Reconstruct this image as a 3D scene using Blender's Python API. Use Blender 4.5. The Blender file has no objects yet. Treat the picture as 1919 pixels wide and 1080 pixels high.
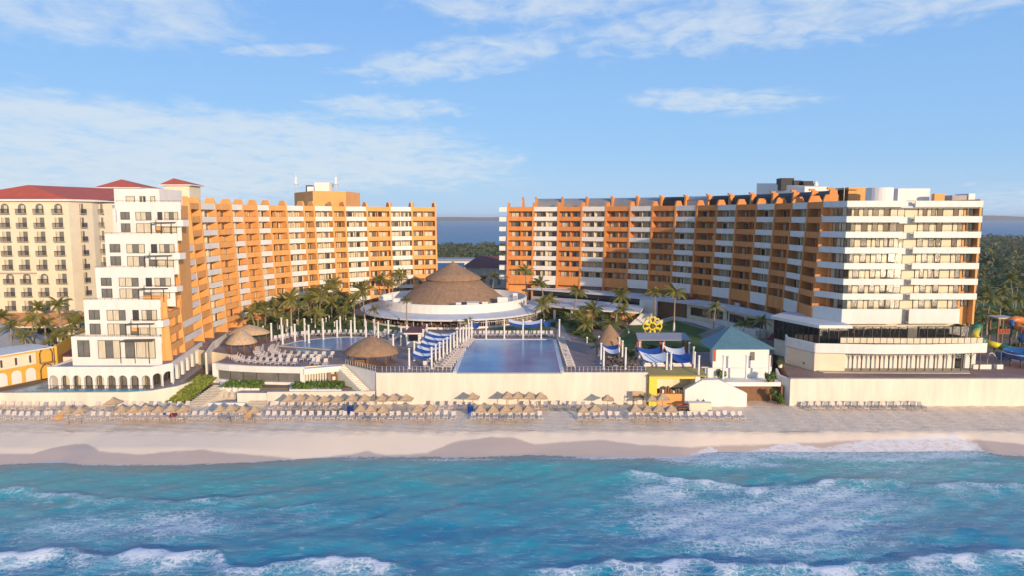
import bpy, math, random
from mathutils import Vector, Matrix
random.seed(7)
C = bpy.context.scene.collection
PI = math.pi
# ---------------------------------------------------------------- survey helpers (photo pixel -> metres)
F = 1300.0; PITCH = math.radians(5.93); CAMH = 34.0
def _ray(px, py):
    u = (px-959.5)/F; v = (540-py)/F
    return u, math.cos(PITCH)+v*math.sin(PITCH), v*math.cos(PITCH)-math.sin(PITCH)
def G(px, py, z):
    r = _ray(px, py); t = (z-CAMH)/r[2]
    return r[0]*t, r[1]*t, z
def D(px, py, y):
    r = _ray(px, py); t = y/r[1]
    return r[0]*t, y, CAMH+r[2]*t
def XY(px, y): return (px-959.5)/F*y*1.0
def lerp(a, b, t): return a+(b-a)*t
# ---------------------------------------------------------------- materials
def _new(name):
    m = bpy.data.materials.new(name); m.use_nodes = True
    nt = m.node_tree; b = nt.nodes['Principled BSDF']
    return m, nt, b
def mat(name, col, rough=0.8, var=0.12, scale=0.6, bump=0.0, bscale=8.0, metal=0.0, coat=0.0, spec=None, stretch=None):
    m, nt, b = _new(name); N = nt.nodes; L = nt.links
    b.inputs['Roughness'].default_value = rough; b.inputs['Metallic'].default_value = metal
    if coat: b.inputs['Coat Weight'].default_value = coat; b.inputs['Coat Roughness'].default_value = 0.05
    if spec is not None: b.inputs['Specular IOR Level'].default_value = spec
    tc = N.new('ShaderNodeTexCoord'); vec = tc.outputs['Object']
    if stretch:
        mp = N.new('ShaderNodeMapping'); mp.inputs['Scale'].default_value = stretch
        L.new(vec, mp.inputs['Vector']); vec = mp.outputs['Vector']
    if var > 0:
        n = N.new('ShaderNodeTexNoise'); n.inputs['Scale'].default_value = scale; n.inputs['Detail'].default_value = 5
        n.inputs['Roughness'].default_value = 0.62
        L.new(vec, n.inputs['Vector'])
        mr = N.new('ShaderNodeMapRange'); mr.inputs['From Min'].default_value = 0.28; mr.inputs['From Max'].default_value = 0.72
        mr.inputs['To Min'].default_value = 1-var; mr.inputs['To Max'].default_value = 1+var*0.6
        L.new(n.outputs['Fac'], mr.inputs['Value'])
        mx = N.new('ShaderNodeVectorMath'); mx.operation = 'SCALE'; mx.inputs[0].default_value = col
        L.new(mr.outputs['Result'], mx.inputs['Scale']); L.new(mx.outputs['Vector'], b.inputs['Base Color'])
    else:
        b.inputs['Base Color'].default_value = (*col, 1)
    if bump > 0:
        n2 = N.new('ShaderNodeTexNoise'); n2.inputs['Scale'].default_value = bscale; n2.inputs['Detail'].default_value = 4
        L.new(vec, n2.inputs['Vector'])
        bp = N.new('ShaderNodeBump'); bp.inputs['Strength'].default_value = bump; bp.inputs['Distance'].default_value = 0.1
        L.new(n2.outputs['Fac'], bp.inputs['Height']); L.new(bp.outputs['Normal'], b.inputs['Normal'])
    return m
def leafmat(name, c1, c2):
    m, nt, b = _new(name); N = nt.nodes; L = nt.links
    b.inputs['Roughness'].default_value = 0.55
    oi = N.new('ShaderNodeObjectInfo'); tc = N.new('ShaderNodeTexCoord')
    n = N.new('ShaderNodeTexNoise'); n.inputs['Scale'].default_value = 0.55; n.inputs['Detail'].default_value = 3
    L.new(tc.outputs['Object'], n.inputs['Vector'])
    ad = N.new('ShaderNodeMath'); ad.operation = 'MULTIPLY_ADD'; ad.inputs[1].default_value = 0.35; 
    L.new(oi.outputs['Random'], ad.inputs[0]); L.new(n.outputs['Fac'], ad.inputs[2])
    mr = N.new('ShaderNodeMapRange'); mr.inputs['From Min'].default_value = 0.35; mr.inputs['From Max'].default_value = 1.0
    L.new(ad.outputs[0], mr.inputs['Value'])
    mx = N.new('ShaderNodeMix'); mx.data_type = 'RGBA'
    mx.inputs['A'].default_value = (*c1, 1); mx.inputs['B'].default_value = (*c2, 1)
    L.new(mr.outputs['Result'], mx.inputs['Factor']); L.new(mx.outputs['Result'], b.inputs['Base Color'])
    tr = N.new('ShaderNodeBsdfTranslucent'); L.new(mx.outputs['Result'], tr.inputs['Color'])
    ms = N.new('ShaderNodeMixShader'); ms.inputs[0].default_value = 0.25
    out = [x for x in N if x.type == 'OUTPUT_MATERIAL'][0]
    L.new(b.outputs[0], ms.inputs[1]); L.new(tr.outputs[0], ms.inputs[2]); L.new(ms.outputs[0], out.inputs['Surface'])
    return m
def plankmat(name, c1, c2, size, rough=0.7, rot=0.0):
    m, nt, b = _new(name); N = nt.nodes; L = nt.links
    b.inputs['Roughness'].default_value = rough
    tc = N.new('ShaderNodeTexCoord'); mp = N.new('ShaderNodeMapping'); mp.inputs['Rotation'].default_value = (0, 0, rot)
    L.new(tc.outputs['Object'], mp.inputs['Vector'])
    br = N.new('ShaderNodeTexBrick'); br.inputs['Color1'].default_value = (*c1, 1); br.inputs['Color2'].default_value = (*c2, 1)
    br.inputs['Mortar'].default_value = (*[x*0.55 for x in c1], 1)
    br.inputs['Scale'].default_value = 1.0; br.inputs['Brick Width'].default_value = size[0]; br.inputs['Row Height'].default_value = size[1]
    br.inputs['Mortar Size'].default_value = 0.03
    L.new(mp.outputs[0], br.inputs['Vector'])
    n = N.new('ShaderNodeTexNoise'); n.inputs['Scale'].default_value = 0.25; n.inputs['Detail'].default_value = 6
    L.new(tc.outputs['Object'], n.inputs['Vector'])
    mr = N.new('ShaderNodeMapRange'); mr.inputs['To Min'].default_value = 0.6; mr.inputs['To Max'].default_value = 1.35
    L.new(n.outputs['Fac'], mr.inputs['Value'])
    mx = N.new('ShaderNodeVectorMath'); mx.operation = 'SCALE'
    L.new(br.outputs['Color'], mx.inputs[0]); L.new(mr.outputs[0], mx.inputs['Scale']); L.new(mx.outputs[0], b.inputs['Base Color'])
    return m
M = {}
M['white'] = mat('white_stucco', (.80, .765, .71), .85, .09, .7, .15, 3, stretch=(1, 1, .3))
M['cream'] = mat('cream_stucco', (.80, .70, .51), .85, .08, .4, .15, 3)
M['wallcream'] = mat('cream_wall_paint', (.78, .70, .575), .85, .13, .7, .2, 2, stretch=(1, 1, .16))
M['orange'] = mat('orange_stucco', (.80, .395, .125), .85, .13, .7, .15, 3, stretch=(1, 1, .25))
M['tanorange'] = mat('tan_orange_stucco', (.78, .37, .12), .85, .10, .4, .15, 3)
M['terra'] = mat('terracotta_orange_stucco', (.70, .275, .075), .85, .15, .7, .15, 3, stretch=(1, 1, .25))
M['slats'] = mat('olive_wood_slats', (.38, .29, .09), .8, .2, 2, stretch=(1, 6, 1))
M['yellow'] = mat('ochre_yellow_stucco', (.72, .42, .06), .8, .1, .5)
M['byellow'] = mat('bright_yellow_paint', (.78, .62, .06), .6, .06, .8)
M['redroof'] = mat('red_roof_tiles', (.60, .11, .05), .75, .16, .5, .4, 6)
M['darkred'] = mat('dark_red_roof', (.16, .05, .05), .7, .2, .7)
M['thatch'] = mat('palm_thatch', (.33, .205, .12), .95, .30, 1.1, .9, 5, stretch=(1, 1, .5))
M['straw'] = mat('straw_thatch', (.58, .41, .25), .95, .25, 2.5, .9, 9)
M['metalroof'] = mat('grey_metal_roof', (.36, .35, .34), .42, .15, .4, metal=.4)
M['darkmetal'] = mat('dark_metal', (.025, .028, .034), .5, .2, .7, spec=.2)  # roof plant; also paints the dark reflection on the near barrel roof
M['roofwhite'] = mat('white_roof_membrane', (.62, .63, .66), .75, .14, .22)
M['concrete'] = mat('grey_concrete', (.40, .38, .36), .85, .2, .5)
M['frame'] = mat('dark_window_frame', (.075, .062, .05), .5, .1)
M['glass'] = mat('dark_window_glass', (.06, .056, .05), .07, .35, .5, spec=.8)
M['glassgrey'] = mat('grey_window_glass', (.19, .18, .155), .1, .35, .6, spec=.8)
M['curtain'] = mat('curtain_behind_glass', (.66, .58, .42), .55, .2, 2.2, coat=.6, stretch=(3, 3, .3))
M['blackglass'] = mat('black_glass', (.012, .014, .017), .06, .3, .4, spec=.8)
M['wood'] = mat('brown_wood', (.22, .11, .05), .7, .2, 1.5)
M['redwood'] = mat('red_painted_wood', (.45, .07, .03), .6, .1)
M['maroon'] = mat('maroon_canvas', (.22, .02, .035), .8, .1)
M['blue'] = mat('blue_canvas', (.02, .09, .36), .75, .1, 1)
M['tealroof'] = mat('teal_metal_roof', (.10, .21, .25), .5, .15, .6)
M['whitefab'] = mat('white_canvas', (.78, .78, .80), .8, .06, .8)
M['greyfab'] = mat('grey_canvas', (.30, .31, .36), .8, .1, .8)
M['plastic'] = mat('white_plastic', (.64, .57, .52), .5, .06, 3)
M['plasticgrey'] = mat('grey_plastic', (.36, .36, .38), .5, .1, 3)
M['plasticblue'] = mat('blue_plastic', (.03, .12, .45), .45, .08, 3)
M['skin'] = mat('skin', (.45, .25, .16), .6, .05, 3)
M['trunk'] = mat('palm_trunk', (.34, .27, .20), .9, .3, 3, .5, 9, stretch=(1, 1, 3))
M['trunkwhite'] = mat('whitewashed_trunk', (.72, .70, .66), .8, .1, 3)
M['palm'] = leafmat('palm_leaf', (.12, .135, .024), (.38, .34, .08))
M['shrub'] = leafmat('shrub_leaf', (.055, .095, .016), (.20, .24, .04))
M['hedge'] = leafmat('hedge_leaf', (.06, .12, .016), (.16, .25, .035))
M['mangrove'] = leafmat('mangrove_leaf', (.055, .08, .025), (.19, .19, .05))
M['lawn'] = mat('lawn_grass', (.065, .135, .02), .9, .35, .35, .5, 6)
M['groundcover'] = mat('ground_cover_base', (.11, .16, .025), .9, .35, .8, .6, 5)
M['slopeleaf'] = leafmat('ground_cover_leaf', (.17, .22, .025), (.36, .40, .06))
M['deck'] = plankmat('brown_deck', (.34, .235, .205), (.27, .19, .175), (2.2, .30), .6)
M['terracotta'] = plankmat('terracotta_paving', (.34, .20, .15), (.28, .165, .13), (.9, .9), .7)
M['paving'] = plankmat('grey_paving', (.40, .34, .32), (.34, .29, .28), (.8, .8), .8)
M['soil'] = mat('dry_ground', (.19, .14, .085), .95, .35, .25, .4, 2)
M['stone'] = mat('pale_stone', (.55, .48, .38), .9, .2, .9, .4, 4)
M['orangep'] = mat('orange_plastic', (.65, .20, .02), .4, .06)
M['greenp'] = mat('green_plastic', (.03, .30, .13), .4, .06)
M['yellowp'] = mat('yellow_plastic', (.72, .62, .03), .4, .06)
M['slide_blue'] = mat('blue_plastic_slide', (.02, .11, .33), .4, .06)
def poolmat(name, c1, c2, sc=.12):
    m, nt, b = _new(name); N = nt.nodes; L = nt.links
    b.inputs['Roughness'].default_value = .2; b.inputs['Specular IOR Level'].default_value = .28
    tc = N.new('ShaderNodeTexCoord')
    n = N.new('ShaderNodeTexNoise'); n.inputs['Scale'].default_value = sc; n.inputs['Detail'].default_value = 3
    L.new(tc.outputs['Object'], n.inputs['Vector'])
    mr = N.new('ShaderNodeMapRange'); mr.inputs['From Min'].default_value = .35; mr.inputs['From Max'].default_value = .65
    L.new(n.outputs['Fac'], mr.inputs['Value'])
    mx = N.new('ShaderNodeMix'); mx.data_type = 'RGBA'; mx.inputs['A'].default_value = (*c1, 1); mx.inputs['B'].default_value = (*c2, 1)
    L.new(mr.outputs[0], mx.inputs['Factor']); L.new(mx.outputs['Result'], b.inputs['Base Color'])
    w = N.new('ShaderNodeTexNoise'); w.inputs['Scale'].default_value = 1.2; w.inputs['Detail'].default_value = 2
    L.new(tc.outputs['Object'], w.inputs['Vector'])
    bp = N.new('ShaderNodeBump'); bp.inputs['Strength'].default_value = .12; bp.inputs['Distance'].default_value = .06
    L.new(w.outputs['Fac'], bp.inputs['Height']); L.new(bp.outputs[0], b.inputs['Normal'])
    return m
M['pool'] = poolmat('pool_water', (.03, .17, .40), (.09, .33, .55))
M['poolteal'] = poolmat('shallow_pool_water', (.03, .30, .42), (.08, .42, .50), .4)
# ---------------------------------------------------------------- mesh builder
class MB:
    def __init__(s): s.v = []; s.f = []; s.m = []; s.ms = []; s.sm = []
    def _mi(s, m):
        if m not in s.ms: s.ms.append(m)
        return s.ms.index(m)
    def face(s, pts, m, smooth=False):
        b = len(s.v); s.v += [tuple(p) for p in pts]; s.f.append(tuple(range(b, b+len(pts)))); s.m.append(s._mi(m)); s.sm.append(smooth)
    def hexa(s, a, m):          # 8 points: bottom loop ccw (from above) 0-3, top loop 4-7
        b = len(s.v); s.v += [tuple(p) for p in a]; k = s._mi(m)
        for q in ((3, 2, 1, 0), (4, 5, 6, 7), (0, 1, 5, 4), (1, 2, 6, 5), (2, 3, 7, 6), (3, 0, 4, 7)):
            s.f.append(tuple(b+i for i in q)); s.m.append(k); s.sm.append(False)
    def box(s, x0, x1, y0, y1, z0, z1, m):
        s.hexa([(x0, y0, z0), (x1, y0, z0), (x1, y1, z0), (x0, y1, z0), (x0, y0, z1), (x1, y0, z1), (x1, y1, z1), (x0, y1, z1)], m)
    def bar(s, p, q, w, h, m):  # horizontal-ish bar from p to q, width w, height h (p, q = centre line)
        p = Vector(p); q = Vector(q); d = q-p; t = Vector((d.x, d.y, 0))
        if t.length < 1e-6: t = Vector((1, 0, 0))
        t.normalize(); n = Vector((-t.y, t.x, 0))*w/2; u = Vector((0, 0, h/2))
        s.hexa([p-n-u, q-n-u, q+n-u, p+n-u, p-n+u, q-n+u, q+n+u, p+n+u], m)
    def prism(s, poly, z0, z1, m, mtop=None):   # poly ccw from above; z0, z1 numbers
        n = len(poly); b = len(s.v); k = s._mi(m); kt = s._mi(mtop) if mtop else k
        s.v += [(x, y, z0) for x, y in poly]+[(x, y, z1) for x, y in poly]
        s.f.append(tuple(b+i for i in range(n-1, -1, -1))); s.m.append(k); s.sm.append(False)
        s.f.append(tuple(b+n+i for i in range(n))); s.m.append(kt); s.sm.append(False)
        for i in range(n):
            j = (i+1) % n; s.f.append((b+i, b+j, b+n+j, b+n+i)); s.m.append(k); s.sm.append(False)
    def tube(s, path, rad, m, n=8, cap=True):
        path = [Vector(p) for p in path]; rr = rad if isinstance(rad, (list, tuple)) else [rad]*len(path)
        b = len(s.v); k = s._mi(m); up = Vector((0, 0, 1))
        for i, p in enumerate(path):
            t = (path[min(i+1, len(path)-1)]-path[max(i-1, 0)]).normalized()
            a = t.cross(up if abs(t.z) < .95 else Vector((1, 0, 0))).normalized(); c = a.cross(t)
            for j in range(n):
                th = 2*PI*j/n; q = p+(a*math.cos(th)+c*math.sin(th))*rr[i]; s.v.append(tuple(q))
        for i in range(len(path)-1):
            for j in range(n):
                j2 = (j+1) % n
                s.f.append((b+i*n+j, b+i*n+j2, b+(i+1)*n+j2, b+(i+1)*n+j)); s.m.append(k); s.sm.append(True)
        if cap:
            s.f.append(tuple(b+j for j in range(n-1, -1, -1))); s.m.append(k); s.sm.append(False)
            s.f.append(tuple(b+(len(path)-1)*n+j for j in range(n))); s.m.append(k); s.sm.append(False)
    def lathe(s, cx, cy, prof, m, n=24, a0=0, a1=2*PI, smooth=True, ell=1.0, jit=0):
        b = len(s.v); k = s._mi(m); full = abs(a1-a0-2*PI) < 1e-6; cols = n if full else n+1
        for (r, z) in prof:
            for j in range(cols):
                th = a0+(a1-a0)*j/n; rj = r*(1+random.uniform(-jit, jit)); s.v.append((cx+rj*math.cos(th), cy+rj*math.sin(th)*ell, z+random.uniform(-jit, jit)*2))
        for i in range(len(prof)-1):
            for j in range(n):
                j2 = (j+1) % cols
                s.f.append((b+i*cols+j, b+i*cols+j2, b+(i+1)*cols+j2, b+(i+1)*cols+j)); s.m.append(k); s.sm.append(smooth)
    def ballish(s, c, r, m, n=8, ry=None, rz=None):
        pr = [(r*math.sin(PI*i/6), c[2]-(rz or r)*math.cos(PI*i/6)) for i in range(7)]
        pr[0] = (.001, pr[0][1]); pr[-1] = (.001, pr[-1][1]); s.lathe(c[0], c[1], pr, m, n)
    def add(s, o, mtx):
        b = len(s.v); s.v += [tuple(mtx @ Vector(p)) for p in o.v]
        for f, mi, sm in zip(o.f, o.m, o.sm):
            s.f.append(tuple(b+i for i in f)); s.m.append(s._mi(o.ms[mi])); s.sm.append(sm)
    def mesh(s, name, off=(0, 0, 0)):
        me = bpy.data.meshes.new(name); ox, oy, oz = off
        me.from_pydata([(x-ox, y-oy, z-oz) for x, y, z in s.v], [], s.f)
        for m in s.ms: me.materials.append(M[m])
        me.polygons.foreach_set('material_index', s.m); me.polygons.foreach_set('use_smooth', s.sm); me.update()
        return me
    def build(s, name, parent=None, kind=None, label=None):
        off = ORG.get(parent.name, (0, 0, 0)) if parent else (0, 0, 0)
        o = bpy.data.objects.new(name, s.mesh(name, off)); C.objects.link(o)
        if parent: o.parent = parent; ORG[o.name] = off
        if kind: o['kind'] = kind
        if label: o['label'] = label
        return o
ORG = {}
def thing(name, label, cat, loc=(0, 0, 0), group=None):
    o = bpy.data.objects.new(name, None); C.objects.link(o); o.location = loc; o.empty_display_size = .5
    o['label'] = label; o['category'] = cat; o['kind'] = 'thing'
    if group: o['group'] = group
    ORG[o.name] = tuple(loc)
    return o
def single(mb, name, label, cat, loc, group=None):     # a thing that is one mesh; its origin at loc
    o = bpy.data.objects.new(name, mb.mesh(name, loc)); C.objects.link(o); o.location = loc
    o['label'] = label; o['category'] = cat; o['kind'] = 'thing'
    if group: o['group'] = group
    return o
def setting(mb, name):
    o = mb.build(name); o['kind'] = 'structure'; return o
def dup(root, loc, rotz=0, sc=1.0, label=None, group=None):
    r = root.copy(); C.objects.link(r); r.location = loc; r.rotation_euler = (0, 0, rotz)
    r.scale = (sc, sc, sc) if not isinstance(sc, tuple) else sc
    if label: r['label'] = label
    if group: r['group'] = group
    for ch in KIDS.get(root.name, ()):
        c = ch.copy(); C.objects.link(c); c.parent = r
    return r
KIDS = {}
class Proto:                # a kind of thing: the first placement uses the original, later ones copies
    def __init__(s, root, kids=()): s.root = root; s.n = 0; KIDS[root.name] = list(kids)
    def put(s, loc, rotz=0, sc=1.0, label=None, group=None):
        s.n += 1
        if s.n == 1:
            r = s.root; r.location = loc; r.rotation_euler = (0, 0, rotz); r.scale = (sc, sc, sc) if not isinstance(sc, tuple) else sc
            if label: r['label'] = label
            if group: r['group'] = group
            return r
        return dup(s.root, loc, rotz, sc, label, group)
# ---------------------------------------------------------------- camera, sun, sky
cam = bpy.data.cameras.new('camera'); cam.sensor_width = 36; cam.lens = 36*F/1919; cam.clip_start = .5; cam.clip_end = 60000
co = bpy.data.objects.new('camera', cam); C.objects.link(co); co.location = (0, 0, CAMH); co.rotation_euler = (PI/2-PITCH, 0, 0)
bpy.context.scene.camera = co
SUN_EL = math.radians(12.0); SUN_AZ = math.radians(151)      # azimuth clockwise from +Y: the sun stands behind the camera, a little right
sd = Vector((math.sin(SUN_AZ)*math.cos(SUN_EL), math.cos(SUN_AZ)*math.cos(SUN_EL), math.sin(SUN_EL)))
sl = bpy.data.lights.new('sun', 'SUN'); sl.energy = 3.15; sl.angle = math.radians(.5); sl.color = (1, .745, .51)
so = bpy.data.objects.new('sun', sl); C.objects.link(so); so.rotation_euler = (-sd).to_track_quat('-Z', 'Y').to_euler(); so.location = (40, -60, 90)
w = bpy.data.worlds.new('World'); bpy.context.scene.world = w; w.use_nodes = True
nt = w.node_tree; N = nt.nodes; L = nt.links; bg = N['Background']; bg.inputs['Strength'].default_value = .12
sky = N.new('ShaderNodeTexSky'); sky.sky_type = 'NISHITA'; sky.sun_disc = False; sky.sun_elevation = SUN_EL; sky.sun_rotation = SUN_AZ
sky.air_density = 1.0; sky.dust_density = .6; sky.ozone_density = 2.5
def mth(op, a=None, b=None, c=None, clamp=False):
    n = N.new('ShaderNodeMath'); n.operation = op; n.use_clamp = clamp
    for i, x in enumerate((a, b, c)):
        if x is None: continue
        if isinstance(x, (int, float)): n.inputs[i].default_value = x
        else: L.new(x, n.inputs[i])
    return n.outputs[0]
tc = N.new('ShaderNodeTexCoord'); sx = N.new('ShaderNodeSeparateXYZ'); L.new(tc.outputs['Generated'], sx.inputs[0])
zc = mth('ADD', mth('MAXIMUM', sx.outputs[2], 0.0), .10)
cu = mth('DIVIDE', sx.outputs[0], zc); cv = mth('DIVIDE', sx.outputs[1], zc)
cb = N.new('ShaderNodeCombineXYZ'); L.new(cu, cb.inputs[0]); L.new(cv, cb.inputs[1])
def nz(scale, detail, rough, sc=(1, 1, 1), loc=(0, 0, 0), rot=0, dist=0):
    mp = N.new('ShaderNodeMapping'); mp.inputs['Scale'].default_value = sc; mp.inputs['Location'].default_value = loc; mp.inputs['Rotation'].default_value = (0, 0, rot)
    L.new(cb.outputs[0], mp.inputs['Vector']); n = N.new('ShaderNodeTexNoise'); n.inputs['Scale'].default_value = scale
    n.inputs['Detail'].default_value = detail; n.inputs['Roughness'].default_value = rough; n.inputs['Distortion'].default_value = dist
    L.new(mp.outputs[0], n.inputs['Vector']); return n.outputs['Fac']
def mr(x, a, b, c=0., d=1.):
    n = N.new('ShaderNodeMapRange'); n.interpolation_type = 'SMOOTHSTEP'
    for k, v in zip(('From Min', 'From Max', 'To Min', 'To Max'), (a, b, c, d)): n.inputs[k].default_value = v
    L.new(x, n.inputs['Value']); return n.outputs[0]
# where banks of thin cloud lie, seen as (azimuth x, height z) patches of sky
def bank(x0, z0, rx, rz, tilt=0.):
    dx = mth('SUBTRACT', sx.outputs[0], x0); dz = mth('SUBTRACT', sx.outputs[2], z0)
    dz = mth('SUBTRACT', dz, mth('MULTIPLY', dx, tilt))
    r2 = mth('ADD', mth('POWER', mth('DIVIDE', dx, rx), 2.), mth('POWER', mth('DIVIDE', dz, rz), 2.))
    return mr(r2, 1., 0.)
# soft banks of thin cloud, then patchy ones: (x, z, radius x, radius z, tilt)
BANKS = [(-.52, .255, .28, .080, .0), (-.52, .075, .42, .100, -.03), (-.16, .085, .26, .065, -.1), (-.17, .150, .16, .022, -.03), (.62, .02, .14, .03, 0.), (.27, .155, .17, .026, -.05)]
BW = [1.35, 1.5, 1.1, .8, .9, .8]
BANKP = [(.38, .255, .46, .060, .04), (-.06, .215, .24, .036, .14), (.27, .155, .17, .022, -.05), (-.17, .150, .15, .022, -.03), (.05, .285, .25, .05, 0), (-.30, .215, .10, .012, .1)]
banks = [bank(*b) for b in BANKS]
tot = banks[0]
for b_, wgt in zip(banks[1:], BW[1:]): tot = mth('ADD', tot, mth('MULTIPLY', b_, wgt))
tot = mth('MULTIPLY', tot, mr(sx.outputs[1], -.2, .3))
fine = nz(2.6, 10, .62, (1.0, .60, 1), (3.1, 1.7, 0), .35, .4)
rip = nz(6.5, 8, .60, (1.0, .85, 1), (0, 0, 0), .3, .5)
soft = mr(mth('ADD', mth('MULTIPLY', fine, .75), mth('ADD', mth('MULTIPLY', mth('SUBTRACT', rip, .5), .60), mth('MULTIPLY', mth('MINIMUM', tot, 1.3), .40))), .50, 1.0, 0, .68)
totp = None
for b_ in BANKP: totp = bank(*b_) if totp is None else mth('MAXIMUM', totp, bank(*b_))
totp = mth('MULTIPLY', totp, mr(sx.outputs[1], -.2, .3))
patch = mr(mth('ADD', mth('ADD', mth('MULTIPLY', rip, .95), mth('MULTIPLY', fine, .35)), mth('MULTIPLY', totp, .42)), .76, 1.24, 0, .64)
cloud = mth('MAXIMUM', soft, patch)
low = mr(sx.outputs[2], .0, .10, .75, 0.)           # pale air along the horizon
blue = N.new('ShaderNodeMix'); blue.data_type = 'RGBA'
L.new(mr(sx.outputs[2], .0, .42), blue.inputs['Factor'])
blue.inputs['A'].default_value = (2.05, 3.70, 5.9, 1); blue.inputs['B'].default_value = (1.30, 2.72, 5.65, 1)
m0 = N.new('ShaderNodeMix'); m0.data_type = 'RGBA'; L.new(mr(sx.outputs[1], -.45, .25, .22, .85), m0.inputs['Factor'])
L.new(sky.outputs[0], m0.inputs['A']); L.new(blue.outputs['Result'], m0.inputs['B'])
m1 = N.new('ShaderNodeMix'); m1.data_type = 'RGBA'; L.new(mth('MULTIPLY', low, .55), m1.inputs['Factor'])
L.new(m0.outputs['Result'], m1.inputs['A']); m1.inputs['B'].default_value = (3.6, 4.5, 5.4, 1)
m2 = N.new('ShaderNodeMix'); m2.data_type = 'RGBA'; L.new(cloud, m2.inputs['Factor'])
L.new(m1.outputs['Result'], m2.inputs['A']); m2.inputs['B'].default_value = (4.7, 5.1, 5.4, 1)
L.new(m2.outputs['Result'], bg.inputs['Color'])
vs = bpy.context.scene.view_settings; vs.view_transform = 'Standard'; vs.look = 'None'; vs.gamma = 1; vs.exposure = .42
bpy.context.scene.cycles.max_bounces = 6
bpy.context.scene.cycles.use_denoising = True
# ---------------------------------------------------------------- setting
def pl(pts, x):            # piecewise linear
    if x <= pts[0][0]: return pts[0][1]
    for (a, b), (c, d) in zip(pts, pts[1:]):
        if x <= c: return lerp(b, d, (x-a)/(c-a))
    return pts[-1][1]
def line_px(pxs, z=0): return [G(a, b, z)[:2] for a, b in pxs]
WATER = line_px([(0, 872), (60, 869), (110, 866), (150, 872), (300, 873), (440, 869), (640, 857), (760, 857), (900, 858), (1000, 853), (1100, 858), (1280, 858), (1340, 845), (1420, 843), (1500, 845), (1600, 846), (1700, 843), (1820, 838), (1860, 851), (1919, 856)])
WETL = line_px([(0, 851), (60, 850), (100, 843), (140, 837), (165, 838), (185, 848), (270, 852), (310, 849), (380, 846), (430, 849), (560, 852), (640, 846), (690, 842), (720, 846), (800, 844), (850, 833), (920, 828), (960, 828), (1000, 834), (1130, 831), (1200, 836), (1280, 838), (1340, 834), (1500, 832), (1600, 830), (1800, 828), (1919, 835)], .75)
def sand_z(x, y):
    y2 = y-(pl(WATER, x)-94.7)*max(0, min(1, (101-y)/5))
    z = pl([(40, -5), (84, -1.3), (94.7, 0), (100.3, 1.55), (101.3, 1.78), (104, 1.95), (108, 2.1), (119, 2.35), (200, 2.4)], y2)
    if y > 100:
        z += .05*math.sin(x*.9+y*1.7)*math.sin(y*2.1-x*.35)+.03*math.sin(x*2.3)
    return z
def grid(xs, ys, fz, m, attrs=None):
    me = bpy.data.meshes.new('grid'); nx = len(xs); v = []; cols = {k: [] for k in (attrs or {})}
    for y in ys:
        for x in xs:
            v.append((x, y, fz(x, y)))
            for k in cols: cols[k].append(attrs[k](x, y))
    f = [(j*nx+i, j*nx+i+1, (j+1)*nx+i+1, (j+1)*nx+i) for j in range(len(ys)-1) for i in range(nx-1)]
    me.from_pydata(v, [], f); me.materials.append(m)
    for k in cols:
        a = me.attributes.new(k, 'FLOAT', 'POINT'); a.data.foreach_set('value', cols[k])
    me.polygons.foreach_set('use_smooth', [True]*len(f)); me.update(); return me
def frange(a, b, s):
    n = max(1, int(round((b-a)/s))); return [a+(b-a)*i/n for i in range(n+1)]
# sand
m, nt, b = _new('sand'); N = nt.nodes; L = nt.links; M['sand'] = m
def rng(x, a, b_, c=0., d=1.):
    n = N.new('ShaderNodeMapRange'); n.interpolation_type = 'SMOOTHSTEP'
    for k, v in zip(('From Min', 'From Max', 'To Min', 'To Max'), (a, b_, c, d)): n.inputs[k].default_value = v
    L.new(x, n.inputs['Value']); return n.outputs[0]
def mixc(f, a, b_):
    n = N.new('ShaderNodeMix'); n.data_type = 'RGBA'
    for s, x in (('Factor', f), ('A', a), ('B', b_)):
        if isinstance(x, tuple): n.inputs[s].default_value = (*x, 1) if len(x) == 3 else x
        elif isinstance(x, (int, float)): n.inputs[s].default_value = x
        else: L.new(x, n.inputs[s])
    return n.outputs['Result']
def tn(scale, detail=5, rough=.6, sc=(1, 1, 1), dist=0., vec=None):
    t = N.new('ShaderNodeTexCoord'); mp = N.new('ShaderNodeMapping'); mp.inputs['Scale'].default_value = sc; L.new(vec or t.outputs['Object'], mp.inputs[0])
    n = N.new('ShaderNodeTexNoise'); n.inputs['Scale'].default_value = scale; n.inputs['Detail'].default_value = detail; n.inputs['Roughness'].default_value = rough; n.inputs['Distortion'].default_value = dist
    L.new(mp.outputs[0], n.inputs['Vector']); return n.outputs['Fac']
def attr(name):
    n = N.new('ShaderNodeAttribute'); n.attribute_name = name; return n.outputs['Fac']
wet = attr('wet'); tramp = attr('tramp')
wetn = rng(mth('ADD', wet, mth('MULTIPLY', mth('SUBTRACT', tn(.5, 6), .5), .5)), .30, .70)
dry = mixc(tn(.22, 6), (.86, .69, .52), (.95, .77, .58))
dry = mixc(mth('MULTIPLY', rng(tn(2.2, 8, .75, (.30, 1.7, 1)), .46, .62), mth('MULTIPLY', tramp, .50)), dry, (.58, .46, .385))
dry = mixc(mth('MULTIPLY', rng(tn(.5, 7, .75, (.25, 2.2, 1), 1.), .50, .62), mth('MULTIPLY', attr('wrack'), .75)), dry, (.32, .25, .20))
L.new(mixc(mth('MULTIPLY', wetn, .9), dry, mixc(tn(.4, 6, .6, (.3, 1.5, 1)), (.48, .355, .28), (.60, .465, .38))), b.inputs['Base Color'])
L.new(rng(wetn, 0, 1, .9, .28), b.inputs['Roughness'])
sw = rng(mth('ADD', attr('swash'), mth('MULTIPLY', mth('SUBTRACT', tn(1.5, 9, .78, (.6, 1.3, 1), .6), .5), 1.5)), .48, .85)
sl_in = b.inputs['Base Color'].links[0].from_socket
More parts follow.
